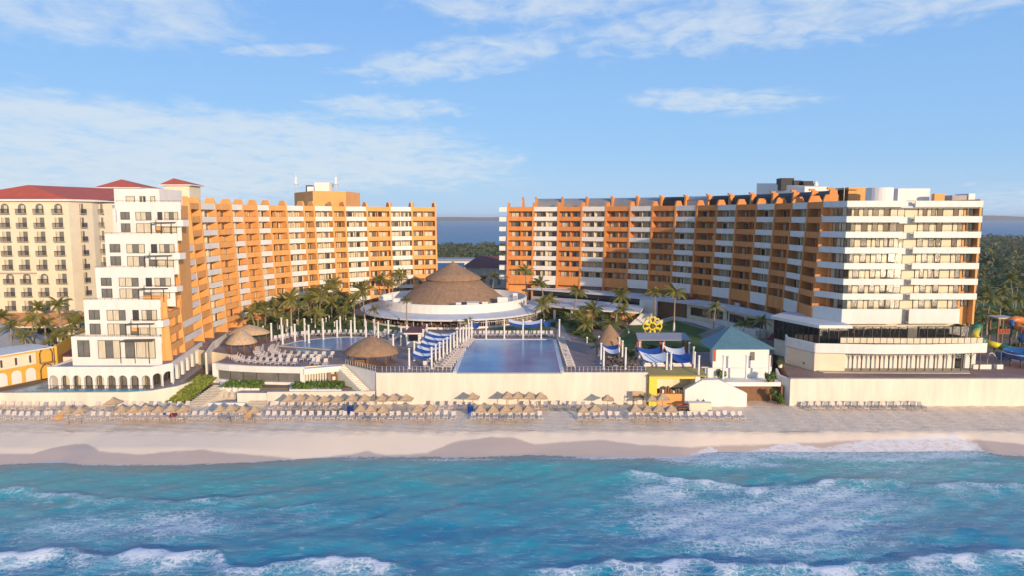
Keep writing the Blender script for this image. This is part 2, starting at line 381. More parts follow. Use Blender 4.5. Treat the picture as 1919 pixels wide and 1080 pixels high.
L.new(mixc(mth('MULTIPLY', sw, .8), sl_in, (.78, .78, .82)), b.inputs['Base Color'])
bp = N.new('ShaderNodeBump'); bp.inputs['Distance'].default_value = .25
L.new(mth('MULTIPLY', mth('ADD', mth('MULTIPLY', tramp, .85), .06), mth('SUBTRACT', 1, wetn)), bp.inputs['Strength'])
L.new(mth('ADD', tn(2.2, 5, .7, (.6, 1.3, 1)), mth('MULTIPLY', tn(7, 3, .6), .4)), bp.inputs['Height']); L.new(bp.outputs[0], b.inputs['Normal'])
def wetf(x, y): return max(0., min(1., .5+(pl(WETL, x)-y)*.6))
def trampf(x, y): return max(0., min(1., (y-100.3)/1.5))
SWU = line_px([(-200, 868), (0, 866), (90, 862), (150, 868), (300, 869), (500, 863), (640, 852), (760, 853), (900, 854), (1000, 849), (1100, 854), (1270, 853), (1330, 836), (1360, 844), (1480, 833), (1540, 838), (1620, 831), (1700, 829), (1790, 826), (1830, 834), (1870, 848), (1919, 853)], .5)
def swashf(x, y):
    u = pl(SWU, x); return .74*max(0., min(1., (u+.35-y)/.7)) if y > 90 else 0.
def wrackf(x, y): return math.exp(-((y-101.6-.35*math.sin(x*.11)-.25*math.sin(x*.31))/.7)**2)
sand_me = grid([-900, -400, -200, -130]+frange(-110, 110, .55)+[130, 200, 400, 900], frange(30, 84, 9)[:-1]+frange(84, 119, .4), sand_z, M['sand'], {'wet': wetf, 'tramp': trampf, 'wrack': wrackf, 'swash': swashf})
o = bpy.data.objects.new('sand_beach', sand_me); C.objects.link(o); o['kind'] = 'structure'
# sea: crests (pixel polyline, height, width) raise the sheet; foam weights say where the surf is broken
def crest(px, h, wd, foam, back, frontw=.35): return dict(p=line_px(px), h=h, w=wd, f=foam, b=back, fw=frontw)
CR = [crest([(-60, 1050), (0, 1046), (60, 1040), (140, 1043), (200, 1050), (250, 1040), (400, 1041), (420, 1062)], .75, 1.4, 1.0, 5., .45),
      crest([(440, 1072), (520, 1062), (620, 1050), (690, 1062), (740, 1066)], .6, 1.2, .95, 4.),
      crest([(1030, 1076), (1080, 1066), (1200, 1064), (1280, 1058), (1330, 1064), (1460, 1070), (1500, 1063), (1560, 1069), (1720, 1056), (1800, 1046), (1990, 1036)], .75, 1.3, .95, 4.5, .4),
      crest([(-40, 915), (40, 922), (130, 934), (250, 944), (360, 943), (420, 936), (472, 934)], .55, 1.3, .62, 2.6, .3),
      crest([(510, 956), (545, 948), (590, 950)], .35, 1.0, .75, 1.8),
      crest([(1185, 890), (1250, 898), (1330, 910), (1400, 917), (1470, 916), (1560, 905), (1650, 903), (1720, 916), (1800, 908), (1919, 912)], .5, 1.3, .80, 5.5, .3),
      crest([(850, 868), (1000, 866), (1100, 868), (1180, 884)], .45, 1.6, .0, 1.),
      crest([(700, 980), (900, 950), (1080, 985)], .35, 2.2, .0, 1.),
      crest([(200, 1000), (420, 1012), (700, 1025)], .3, 2.2, .12, 4.),
      crest([(1240, 1020), (1500, 1010), (1750, 1000)], .4, 2., .3, 4.)]
for c in CR: c['x0'] = c['p'][0][0]; c['x1'] = c['p'][-1][0]
PATCH = [(G(1420, 985, 0), 18, 9, 1.0), (G(1240, 930, 0), 6.5, 5.5, .85), (G(1560, 940, 0), 13, 6.5, .92), (G(1690, 880, 0), 12, 5, .5), (G(1330, 860, 0), 8, 3.0, 1.3), (G(1500, 850, 0), 12, 2.4, 1.3), (G(1640, 858, 0), 12, 2.6, 1.1), (G(1750, 846, 0), 8, 3.6, 1.4),
         (G(330, 985, 0), 10, 5, .78), (G(150, 990, 0), 10, 5.5, .66), (G(560, 975, 0), 5, 4, .42), (G(900, 1050, 0), 10, 2.5, .35), (G(1680, 1000, 0), 8, 5, .45), (G(1850, 870, 0), 5, 1.2, .7), (G(100, 866, 0), 2.6, .5, 1.), (G(850, 863, 0), 9, .7, .85), (G(1130, 861, 0), 10, .6, .75), (G(680, 862, 0), 6, .9, .55), (G(1420, 872, 0), 9, 2.0, .72)]
def sea(x, y):
    yw = pl(WATER, x); d = yw-y
    amp = max(0., min(1., d/7.))
    z = .10*amp*(math.sin(x*.23+y*.55)+.7*math.sin(-x*.31+y*.9+1.3)+.5*math.sin(x*.71+y*1.35+.4)+.35*math.sin(x*1.3-y*1.9))
    z += .02*max(0, 1-amp)
    fo = 0.; pt_ = 0.
    for c in CR:
        if x < c['x0']-4 or x > c['x1']+4: continue
        e = min(1, max(0, (x-c['x0']+4)/5))*min(1, max(0, (c['x1']+4-x)/5))
        yc = pl(c['p'], x)+.35*math.sin(x*.8)+.2*math.sin(x*2.1); q = y-yc
        z += .62*c['h']*e*amp*math.exp(-(q/(c['w']*(.55 if q > 0 else 1.2)))**2)
        if c['f'] > 0:
            fo = max(fo, c['f']*e*(.84+.20*math.sin(x*.42+yc)+.12*math.sin(x*1.3))*(math.exp(-(q/c['fw'])**2) if q > 0 else math.exp(q/c['b'])))
    for (p, rx, ry, wgt) in PATCH:
        r2 = ((x-p[0])/rx)**2+((y-p[1])/ry)**2
        if r2 < 2.5: pt_ = max(pt_, min(.74, wgt*math.exp(-r2*1.1)))
    return z, max(fo, pt_), d, fo
_sc = {}
def sea_c(x, y):
    k = (x, y)
    if k not in _sc: _sc[k] = sea(x, y)
    return _sc[k]
m, nt, b = _new('sea_water'); N = nt.nodes; L = nt.links; M['sea'] = m
foam = attr('foam'); dep = attr('depth')
tcx = N.new('ShaderNodeTexCoord'); wn = N.new('ShaderNodeTexNoise'); wn.inputs['Scale'].default_value = .9; wn.inputs['Detail'].default_value = 4; L.new(tcx.outputs['Object'], wn.inputs['Vector'])
wv = N.new('ShaderNodeVectorMath'); wv.operation = 'MULTIPLY_ADD'; wv.inputs[1].default_value = (1.5, 1.5, 0); L.new(wn.outputs['Color'], wv.inputs[0]); L.new(tcx.outputs['Object'], wv.inputs[2])
vo = N.new('ShaderNodeTexVoronoi'); vo.feature = 'DISTANCE_TO_EDGE'; vo.inputs['Scale'].default_value = 1.35; L.new(wv.outputs[0], vo.inputs['Vector'])
vo2 = N.new('ShaderNodeTexVoronoi'); vo2.feature = 'DISTANCE_TO_EDGE'; vo2.inputs['Scale'].default_value = 3.6; L.new(wv.outputs[0], vo2.inputs['Vector'])
lace = mth('ADD', rng(vo.outputs['Distance'], .0, .22, 1, 0), mth('MULTIPLY', rng(vo2.outputs['Distance'], .0, .22, 1, 0), .6))
fv = mth('ADD', foam, mth('MULTIPLY', mth('SUBTRACT', tn(1.25, 10, .80, (.55, 1.5, 1), .6), .5), 1.75))
fv = mth('ADD', fv, mth('MULTIPLY', mth('SUBTRACT', lace, .55), .22))
fv = mth('ADD', fv, mth('MULTIPLY', mth('SUBTRACT', tn(.42, 3, .5, (.7, 1.4, 1)), .5), .5))
fv = mth('ADD', fv, mth('MULTIPLY', rng(mth('ADD', dep, mth('MULTIPLY', tn(.6, 4), 1.2)), 1.3, .5), .75))
fmask = rng(fv, .46, .92)
thin = mth('MULTIPLY', rng(mth('ADD', tn(1.1, 8, .75, (.35, 1.5, 1), .8), mth('MULTIPLY', foam, .18)), .50, .72), .42)
fmask = mth('MAXIMUM', fmask, mth('MULTIPLY', thin, rng(dep, 0, 4)))
deep = mixc(rng(tn(.16, 8, .68, (.45, 1.7, 1), .5), .34, .66), (.004, .205, .355), (.016, .37, .47))
deep = mixc(rng(dep, 2., 26.), mixc(tn(.14, 3), (.022, .38, .41), (.06, .38, .38)), deep)
deep = mixc(rng(mth('ADD', dep, mth('MULTIPLY', tn(.3, 4), 3.)), .6, 6.0), (.30, .27, .23), deep)
deep = mixc(mth('MULTIPLY', rng(tn(.28, 5, .6, (.3, 1.3, 1), .6), .54, .68), mth('MULTIPLY', rng(dep, 40, 4), .40)), deep, (.26, .24, .20))
thick = attr('thick')
fcol = mth('MULTIPLY', fmask, rng(mth('ADD', thick, mth('MULTIPLY', mth('SUBTRACT', tn(1.7, 6, .7), .5), .7)), .1, .9, .76, 1.0))
L.new(mixc(fcol, deep, (.84, .86, .90)), b.inputs['Base Color'])
L.new(rng(fmask, 0, 1, .16, .8), b.inputs['Roughness']); b.inputs['Specular IOR Level'].default_value = .32
bp = N.new('ShaderNodeBump'); bp.inputs['Strength'].default_value = .38; bp.inputs['Distance'].default_value = .40
hh = mth('ADD', mth('MULTIPLY', tn(.55, 6, .62, (.55, 1.5, 1), .4), 1.0), mth('MULTIPLY', tn(2.4, 6, .7, (.5, 1.5, 1)), 1.0))
L.new(mth('ADD', hh, mth('MULTIPLY', fmask, .25)), bp.inputs['Height']); L.new(bp.outputs[0], b.inputs['Normal'])
sea_me = grid([-900, -400, -200, -130]+frange(-105, 105, .5)+[130, 200, 400, 900], [-600, -200, 0, 30, 45, 54]+frange(60, 98, .36), lambda x, y: sea_c(x, y)[0], M['sea'],
              {'foam': lambda x, y: sea_c(x, y)[1] if y > 54 else .3, 'thick': lambda x, y: sea_c(x, y)[3]*.8 if y > 54 else .3, 'depth': lambda x, y: max(0, sea_c(x, y)[2])})
o = bpy.data.objects.new('sea_water', sea_me); C.objects.link(o); o['kind'] = 'structure'
# land behind the beach, lagoon and its far shore
g = MB(); g.prism([(-84, 122), (-50, 122), (-50, 117), (3000, 117), (3000, 812), (330, 812), (230, 640), (-3000, 640), (-3000, 113.8), (-84, 113.8)], -3, 4.5, 'soil'); setting(g, 'ground')
g = MB(); g.prism([(60, 170), (420, 170), (420, 380), (60, 380)], 4.0, 4.51, 'lawn'); setting(g, 'back_lawn')
m, nt, b = _new('lagoon'); N = nt.nodes; L = nt.links; M['lagoon'] = m
L.new(mixc(tn(.004, 6, .65, (.4, 1.6, 1)), (.035, .14, .25), (.075, .20, .33)), b.inputs['Base Color']); b.inputs['Roughness'].default_value = .45
g = MB(); g.face([(-7400, 600, .2), (7400, 600, .2), (7400, 6900, .2), (-7400, 6900, .2)], 'lagoon'); setting(g, 'lagoon_water')
M['farhill'] = mat('far_trees', (.05, .062, .045), 1., .3, .01)
me = grid(frange(-7000, 7000, 60), [5200, 5205, 5350, 5600], lambda x, y: {5200: 0, 5205: 18+6*math.sin(x*.004)+5*math.sin(x*.013+1), 5350: 30+8*math.sin(x*.0021+.6)+4*math.sin(x*.009), 5600: 0}[y], M['farhill'])
o = bpy.data.objects.new('far_shore_hills', me); C.objects.link(o); o['kind'] = 'structure'
# resort court, terraces, lawns
g = MB(); g.prism([(-23, 115.15), (22.6, 115.15), (33.5, 119.5), (45.5, 119.5), (52.3, 137), (64, 150), (66, 185), (30, 225), (-40, 225), (-66, 190), (-70, 140), (-53.2, 130), (-53.2, 122.6), (-45, 120.4), (-37.2, 119.6), (-30, 121.9)], 4.6, 7.6, 'cream', 'deck'); setting(g, 'pool_deck')
g = MB(); g.prism([(46.6, 114.2), (400, 114.2), (400, 127), (64, 138), (52.8, 137.3)], 4.6, 6.8, 'terracotta'); setting(g, 'terrace_paving')
def lawn(px, z, name='lawn', m='lawn'):
    g = MB(); g.prism([G(a, b_, z)[:2] for a, b_ in px], z-.3, z, m); return setting(g, name)
lawn([(1092, 655), (1165, 628), (1180, 612), (1262, 602), (1330, 622), (1420, 640), (1400, 665), (1300, 662), (1200, 660)][::-1] if False else [(1105, 652), (1300, 660), (1400, 660), (1420, 640), (1330, 622), (1262, 602), (1180, 612), (1165, 628)], 7.66)
lawn([(500, 632), (690, 629), (760, 632), (740, 606), (660, 590), (560, 590), (470, 612), (425, 640), (470, 634)], 7.66)
lawn([(950, 626), (1035, 626), (1030, 612), (1000, 606), (900, 622)], 7.66)
lawn([(1030, 612), (1110, 640), (1110, 604), (1060, 590), (1020, 592)], 7.66)
g = MB()
a = [G(374, 706, 5.2), G(407, 710, 5.2), G(349, 759, 2.0), G(286, 759, 2.0)]
xs = 14
def lz(u, v):
    p = [lerp(lerp(a[3][i], a[2][i], u), lerp(a[0][i], a[1][i], u), v) for i in range(3)]; p[2] += .8*math.sin(PI*u)*math.sin(PI*min(1, v+.1))+.06*math.sin(u*40+v*33); return p
for i in range(xs):
    for j in range(xs): g.face([lz(i/xs, j/xs), lz((i+1)/xs, j/xs), lz((i+1)/xs, (j+1)/xs), lz(i/xs, (j+1)/xs)], 'groundcover', True)
setting(g, 'grass_slope')
g = MB(); r_ = random.Random(5)
for i in range(2600):
    p = Vector(lz(r_.random(), r_.random())); p.z += r_.uniform(0, .3); d = Vector((r_.uniform(-1, 1), r_.uniform(-1, .3), r_.uniform(0, 1))).normalized(); e = d.orthogonal().normalized(); f_ = d.cross(e); s = r_.uniform(.10, .24)
    g.face([p-e*s-f_*s*.5, p+e*s-f_*s*.5, p+e*s+f_*s*.5, p-e*s+f_*s*.5], 'slopeleaf')
o = g.build('ground_cover', kind='stuff'); o['label'] = 'bright green ground cover on the slope beside the beach stairs'; o['category'] = 'ground cover'
# ---------------------------------------------------------------- hotel wings
ZT = 36.8; FH = 2.88; RAKE = 1.5
def circ3(a, b, c):
    ax, ay = a; bx, by = b; cx, cy = c; d = 2*(ax*(by-cy)+bx*(cy-ay)+cx*(ay-by))
    ux = ((ax*ax+ay*ay)*(by-cy)+(bx*bx+by*by)*(cy-ay)+(cx*cx+cy*cy)*(ay-by))/d
    uy = ((ax*ax+ay*ay)*(cx-bx)+(bx*bx+by*by)*(ax-cx)+(cx*cx+cy*cy)*(bx-ax))/d
    return ux, uy, math.hypot(ax-ux, ay-uy)
def hit(px, c):            # far crossing of the sight line with the arc
    u = (px-959.5)/F*math.cos(PITCH); l = math.hypot(u, 1); dx, dy = u/l, 1/l
    b_ = dx*c[0]+dy*c[1]; k = b_*b_-(c[0]**2+c[1]**2-c[2]**2)
    t = b_+math.sqrt(max(0, k)); return dx*t, dy*t
def win_mb(wd, ht, kind):   # local: x along facade, -y outward, origin at sill centre
    m = MB(); a = wd/2; fr = .07
    pan = {'a': ['curtain', 'glassgrey'], 'b': ['glass', 'curtain'], 'c': ['curtain', 'curtain'], 'd': ['glassgrey', 'glass'], 'e': ['curtain', 'glassgrey', 'curtain'], 'f': ['glassgrey', 'curtain', 'glass'], 'g': ['glass'], 'h': ['curtain'], 'k': ['glassgrey'], 'm': ['glassgrey', 'glassgrey'], 'n': ['curtain', 'curtain', 'glassgrey'], 'i': ['curtain', 'glass', 'curtain', 'glassgrey']}[kind]
    n = len(pan)
    for i, p in enumerate(pan):
        x0 = -a+wd*i/n+fr/2; x1 = -a+wd*(i+1)/n-fr/2
        m.face([(x0, -.06, fr), (x1, -.06, fr), (x1, -.06, ht-fr), (x0, -.06, ht-fr)], p)
    for i in range(n+1): m.box(-a+wd*i/n-fr/2, -a+wd*i/n+fr/2, -.12, 0, 0, ht, 'frame')
    for i in range(n):
        x0 = -a+wd*i/n+fr/2; x1 = -a+wd*(i+1)/n-fr/2
        m.box(x0, x1, -.115, -.005, 0, fr, 'frame'); m.box(x0, x1, -.115, -.005, ht-fr, ht, 'frame')
    return m
_wm = {}
def win_mesh(wd, ht, kind):
    k = (round(wd, 2), round(ht, 2), kind)
    if k not in _wm: mb = win_mb(*k); _wm[k] = (mb, mb.mesh('window'))
    return _wm[k]
class Parts:               # collects repeats of one part of one thing: nearest 100 as objects, the rest as one
    def __init__(s, name, parent): s.name = name; s.p = parent; s.items = []
    def win(s, wd, ht, kind, x, y, z, rot): s.items.append(('w', win_mesh(wd, ht, kind), Matrix.Translation((x, y, z)) @ Matrix.Rotation(rot, 4, 'Z'), math.hypot(x, y)))
    def mb(s, mb, dist): s.items.append(('m', mb, None, dist))
    def done(s, cap=100):
        s.items.sort(key=lambda i: i[3]); rest = MB(); nr = 0; off = Vector(ORG[s.p.name])
        for i, (k, d, mt, _) in enumerate(s.items):
            if i < cap or len(s.items) <= cap:
                if k == 'w':
                    o = bpy.data.objects.new(s.name, d[1]); C.objects.link(o); o.parent = s.p; o.matrix_local = Matrix.Translation(-off) @ mt
                else: d.build(s.name, s.p)
            else:
                nr += 1; rest.add(d[0] if k == 'w' else d, mt or Matrix())
        if nr: rest.build(s.name, s.p, kind='stuff')
def wing(name, label, OR, circ, ribs, nfl, zbot, first_orange, extra=(), rec=1.75, deep=False):
    P = [hit(px, circ) for px in ribs]; ne = len(extra); P = [e[0] for e in extra]+P; n = len(P)-1; k0 = [e[1] for e in extra]+[0]*n
    cen = (sum(p[0] for p in P)/len(P), sum(p[1] for p in P)/len(P), zbot)
    T = thing(name, label, 'hotel building', cen)
    fins = []; ts = []
    for i in range(n):
        a, b_ = Vector(P[i]), Vector(P[i+1]); ts.append((b_-a).normalized())
    rk = lambda z: RAKE*(ZT-z)/26.
    bal = Parts('balcony', T); wins = Parts('window', T); wall = MB()
    for i in range(n):
        a = Vector(P[i]); t = ts[i]; nn = Vector((t.y, -t.x)); Lb = (Vector(P[i+1])-a).length; org = ((i-ne) % 2 == 0) == first_orange
        pc = OR if org else 'white'; wc = OR if org else 'cream'; rot = math.atan2(t.y, t.x)
        def pt(s, out, z): q = a+t*s+nn*out; return (q.x, q.y, z)
        for k in range(k0[i], nfl+1):
            zt = ZT-k*FH; o0 = -.07+rk(zt); h = 2.6 if (k == nfl and deep) else (1.2 if k else 1.3)
            mb = MB(); e = .2
            z0 = zt-h
            mb.hexa([pt(e, o0, z0), pt(Lb-e, o0, z0), pt(Lb-e, o0-.16, z0), pt(e, o0-.16, z0), pt(e, o0, zt), pt(Lb-e, o0, zt), pt(Lb-e, o0-.16, zt), pt(e, o0-.16, zt)], pc)
            mb.hexa([pt(e, o0-.161, z0+.01), pt(Lb-e, o0-.161, z0+.01), pt(Lb-e, o0-rec, z0+.01), pt(e, o0-rec, z0+.01), pt(e, o0-.161, z0+.22), pt(Lb-e, o0-.161, z0+.22), pt(Lb-e, o0-rec, z0+.22), pt(e, o0-rec, z0+.22)], wc)
            if k:   # thin rail on the parapet
                mb.bar(pt(e, o0-.08, zt+.14), pt(Lb-e, o0-.08, zt+.14), .04, .04, 'frame')
                for s_ in (.33, .66): mb.bar(pt(Lb*s_-.02, o0-.08, zt+.06), pt(Lb*s_+.02, o0-.08, zt+.06), .03, .12, 'frame')
            bal.mb(mb, math.hypot(a.x, a.y))
            if k < nfl:
                zf = zt-FH-h+.2 if k else zt-FH-1.2+.2; zf = ZT-(k+1)*FH-1.2+.22; zc_ = zt-h+.02; ow = -rec+rk(ZT-(k+1)*FH)-.30
                wall.face([pt(0, ow, zf-.6), pt(Lb, ow, zf-.6), pt(Lb, ow, zc_+.2), pt(0, ow, zc_+.2)], wc)
                # balcony divider in the middle of the bay
                if Lb > 4.5:
                    wall.hexa([pt(Lb/2-.09, ow+1.0, zf), pt(Lb/2+.09, ow+1.0, zf), pt(Lb/2+.09, ow+.002, zf), pt(Lb/2-.09, ow+.002, zf), pt(Lb/2-.09, ow+1.0, zc_), pt(Lb/2+.09, ow+1.0, zc_), pt(Lb/2+.09, ow+.002, zc_), pt(Lb/2-.09, ow+.002, zc_)], wc)
                for s_, wd in ((.27, .34*Lb), (.74, .30*Lb)):
                    kd = random.choice('aabbccdef'); q = pt(Lb*s_, ow+.015, zf+.02)
                    wins.win(max(1.0, round(wd*4)/4), 2.25, kd, q[0], q[1], q[2], rot)
        if zbot < ZT-nfl*FH-1.2 and not i < ne:
            ow = -rec-.8+RAKE; wall.face([pt(0, ow, zbot), pt(Lb, ow, zbot), pt(Lb, ow, ZT-nfl*FH-1.1), pt(0, ow, ZT-nfl*FH-1.1)], 'concrete' if not org else 'tanorange')
    bal.done(); wins.done()
    # fins between the bays
    for i in range(n+1):
        t = ts[min(i, n-1)] if i in (0, n) else (ts[i-1]+ts[i]).normalized(); nn = Vector((t.y, -t.x)); a = Vector(P[i]); m = MB(); hw = .24
        def pt(s, out, z): q = a+t*s+nn*out; return (q.x, q.y, z)
        zb = zbot; back = -rec-1.0; ZT_ = ZT-max(0, k0[i]*FH-.2) if i < ne else ZT
        m.hexa([pt(-hw, rk(zb), zb), pt(hw, rk(zb), zb), pt(hw, back, zb), pt(-hw, back, zb), pt(-hw, rk(ZT_), ZT_+.1), pt(hw, rk(ZT_), ZT_+.1), pt(hw, back, ZT_+.1), pt(-hw, back, ZT_+.1)], OR)
        if i >= ne: m.hexa([pt(-hw, -.001, ZT+.1), pt(hw, -.001, ZT+.1), pt(hw, -2.8, ZT+.1), pt(-hw, -2.8, ZT+.1), pt(-hw, -.5, ZT+1.3), pt(hw, -.5, ZT+1.3), pt(hw, -2.1, ZT+1.3), pt(-hw, -2.1, ZT+1.3)], OR)
        m.build('dividing_fin', T)
    # body behind the facade
    back = []
    for i in range(n+1):
        t = ts[min(i, n-1)] if i in (0, n) else (ts[i-1]+ts[i]).normalized(); nn = Vector((t.y, -t.x)); q = Vector(P[i])-nn*15; back.append((q.x, q.y))
    fr = []
    for i in range(n+1):
        t = ts[min(i, n-1)] if i in (0, n) else (ts[i-1]+ts[i]).normalized(); nn = Vector((t.y, -t.x)); q = Vector(P[i])-nn*(rec+.9); fr.append((q.x, q.y))
    for i in range(ne, n):
        wall.face([(*back[i+1], zbot), (*back[i], zbot), (*back[i], ZT-.4), (*back[i+1], ZT-.4)], 'white')
    for e in (ne, n): wall.face([(*fr[e], zbot), (*back[e], zbot), (*back[e], ZT-.4), (*fr[e], ZT-.4)], OR if e > ne else 'white')
    wall.build('wall', T)
    rf = MB()
    for i in range(ne, n):
        rf.hexa([(*fr[i], ZT-1.2), (*fr[i+1], ZT-1.2), (*back[i+1], ZT-1.2), (*back[i], ZT-1.2), (*fr[i], ZT-.5), (*fr[i+1], ZT-.5), (*back[i+1], ZT-.5), (*back[i], ZT-.5)], 'roofwhite')
    rf.build('roof', T)
    return T, P, ts, back
RC = circ3((-1.2, 207), (44.6, 181), (58.5, 131)); LC = circ3((-64.5, 136), (-57.5, 184), (-22.9, 211))
RIBR = [952, 999, 1046, 1090, 1135, 1180, 1222, 1265, 1305, 1343, 1380, 1417, 1452, 1483, 1513, 1540]
E0_ = D(302, 600, 122.9)[:2]; E1_ = D(328, 600, 130.2)[:2]
EXL = ((E0_, 6), (E1_, 3))
RIBL = [357, 376, 405, 434, 456, 482, 506, 537, 570, 589, 624, 647, 688, 731, 772, 816]
WR, PR, TR, BR = wing('hotel_wing', 'long curved orange and white balcony wing on the right, with a grey barrel roof', 'terra', RC, RIBR, 7, 7.6, True, deep=True)
WL, PL_, TL, BL = wing('hotel_wing', 'curved orange and white balcony wing on the left, below the square orange roof tower', 'orange', LC, RIBL, 9, 7.6, True, extra=EXL)
# barrel roof and its horn shaped ribs on the right wing
def offs(P, ts, i, d):
    n = len(P)-1; t = ts[min(i, n-1)] if i in (0, n) else (ts[i-1]+ts[i]).normalized(); nn = Vector((t.y, -t.x)); q = Vector(P[i])-nn*d; return q, t, nn
for i in range(1, 15):
    m = MB(); q0, t0, n0 = offs(PR, TR, i, 4.6); q1, t1, n1 = offs(PR, TR, i+1, 4.6)
    if i == 14: break
    prof = [(0, 36.3), (-.1, 37.6), (-.5, 38.5), (-1.4, 39.15), (-2.8, 39.35), (-5.5, 39.3)]
    k = 'metalroof' if i < 6 or i in (7,) else 'darkmetal'  # one grey roof: near bays darkened to paint in their dark reflection
    for (o0, z0), (o1, z1) in zip(prof, prof[1:]):
        A = q0+n0*o0; B = q1+n1*o0; A2 = q0+n0*o1; B2 = q1+n1*o1
        m.face([(A.x, A.y, z0), (B.x, B.y, z0), (B2.x, B2.y, z1), (A2.x, A2.y, z1)], k, True)
    m.build('barrel_roof', WR)
for i in range(0, 15):
    q, t, nn = offs(PR, TR, i, 4.0) if i else offs(PR, TR, 0, 4.0)
    if i == 0:
        q = (Vector(PR[0])+Vector(PR[1]))/2-offs(PR, TR, 0, 0)[2]*4.2
    m = MB(); hw = .25
    def pt(s, out, z): p = q+t*s+nn*out; return (p.x, p.y, z)
    for (a_, b_, z0, z1) in ((0, -2.2, 36.2, 38.2), (-.15, -1.8, 38.2, 39.35), (.25, -1.0, 39.35, 39.75)):
        m.hexa([pt(-hw, a_, z0), pt(hw, a_, z0), pt(hw, b_, z0), pt(-hw, b_, z0), pt(-hw, a_-(.1 if z0 < 39 else -.1), z1), pt(hw, a_-(.1 if z0 < 39 else -.1), z1), pt(hw, b_+(.2), z1), pt(-hw, b_+.2, z1)], 'terra')
    m.build('roof_rib', WR)
# white lift house on the right wing, orange lift house on the left wing
def at_roof(px, P, back):
    pass
c_ = D(1427, 328, 176); x0 = c_[0]; x1 = D(1533, 340, 176)[0]
m = MB(); m.hexa([(x0+8.5, 170, 36), (x1, 170.5, 36), (x1, 182, 36), (x0+1, 182, 36), (x0+8.5, 170, 41.2), (x1, 170.5, 41.2), (x1, 182, 42.6), (x0+1, 182, 42.6)], 'white'); LH = m.build('lift_house', WR)
m = MB()
for (x, y, s, h) in ((x0+6, 176, 1.6, 1.6), (x0+8.4, 175, 1.0, 1.0), (x0+10.5, 174, 1.2, .8)): m.box(x-s, x+s, y-s, y+s, 40.5, 41.9+h, 'darkmetal')
m.build('cooling_unit', LH)
m = MB(); m.lathe(x0+12.4, 173, [(.01, 40.8), (.5, 41.0), (.6, 42.0), (.3, 42.6), (.01, 42.7)], 'white', 10); m.build('water_tank', LH)
a_ = D(551, 348, 212); b_ = D(586, 357, 196); d_ = D(648, 358, 200)
m = MB(); zt = b_[2]
m.hexa([(b_[0], b_[1], 35.2), (d_[0], d_[1], 35.2), (d_[0]+1, d_[1]+14, 35.2), (a_[0], a_[1], 35.2), (b_[0], b_[1], zt), (d_[0], d_[1], zt), (d_[0]+1, d_[1]+14, zt), (a_[0], a_[1], zt)], 'tanorange')
TW = m.build('lift_house', WL, label='square orange lift tower with white tanks and two masts on its roof')
m = MB(); e = D(606, 345, 204); m.box(e[0]-2.0, e[0]+2.2, 202, 207, zt, zt+2.6, 'white'); m.box(e[0]-4.5, e[0]-2.2, 203, 206, zt, zt+1.5, 'whitefab'); m.build('water_tank', TW)
for px in (555, 630):
    m = MB(); e = D(px, 345, 203); m.tube([(e[0], 203, zt), (e[0], 203, zt+5.4)], .07, 'white', 6); m.box(e[0]-.25, e[0]+.25, 202.8, 203.2, zt+2.2, zt+4.2, 'white'); m.bar((e[0]-.8, 203, zt+2), (e[0]+.8, 203, zt+2), .06, .06, 'frame'); m.build('antenna_mast', TW)
m = MB(); e = D(580, 345, 205); m.box(e[0]-.8, e[0]+1.0, 204, 206, zt, zt+1.9, 'darkmetal'); m.build('cooling_unit', TW)
for px, yy in ((730, 389), (772, 389), (812, 388)):
    m = MB(); e = D(px, yy, 214); m.box(e[0]-.4, e[0]+.5, 213.6, 215, 36, 38.3, 'tanorange'); m.build('roof_vent', WL)
# end balconies of the right wing (its far end)
q = Vector(PR[0]); 
for k in range(8):
    z = ZT-k*FH-.1; m = MB(); m.box(q.x-2.6, q.x-.35, q.y+.2, q.y+5, z-1.3, z, 'white'); m.build('end_balcony', WR)
# ---------------------------------------------------------------- right end tower
def part_win(parts, px0, px1, y, z, ht, kind, z0=None):
    x0 = D(px0, 480, y)[0]; x1 = D(px1, 480, y)[0]; parts.win(round((x1-x0)*5)/5, ht, kind, (x0+x1)/2, y-.01, z, 0)
YF = 126.0
T = thing('hotel_tower', 'white banded end tower above dark glass lounge and arcaded podium on the right', 'hotel building', (70, 126, 6.8))
bal = Parts('balcony', T); wins = Parts('window', T); rails = Parts('railing', T); wall = MB()
A = Vector(PR[-1]); Bc = Vector((D(1583, 480, YF)[0], YF)); xN0 = D(1690, 480, YF)[0]; xN1 = D(1712, 480, YF)[0]; xE = D(1838, 480, YF)[0]
tS = (Bc-A).normalized(); nS = Vector((tS.y, -tS.x))
TZ = [D(1640, p, YF)[2] for p in (375.5, 404.5, 433.5, 463, 492.5, 522, 551.5, 580.5, 610)]
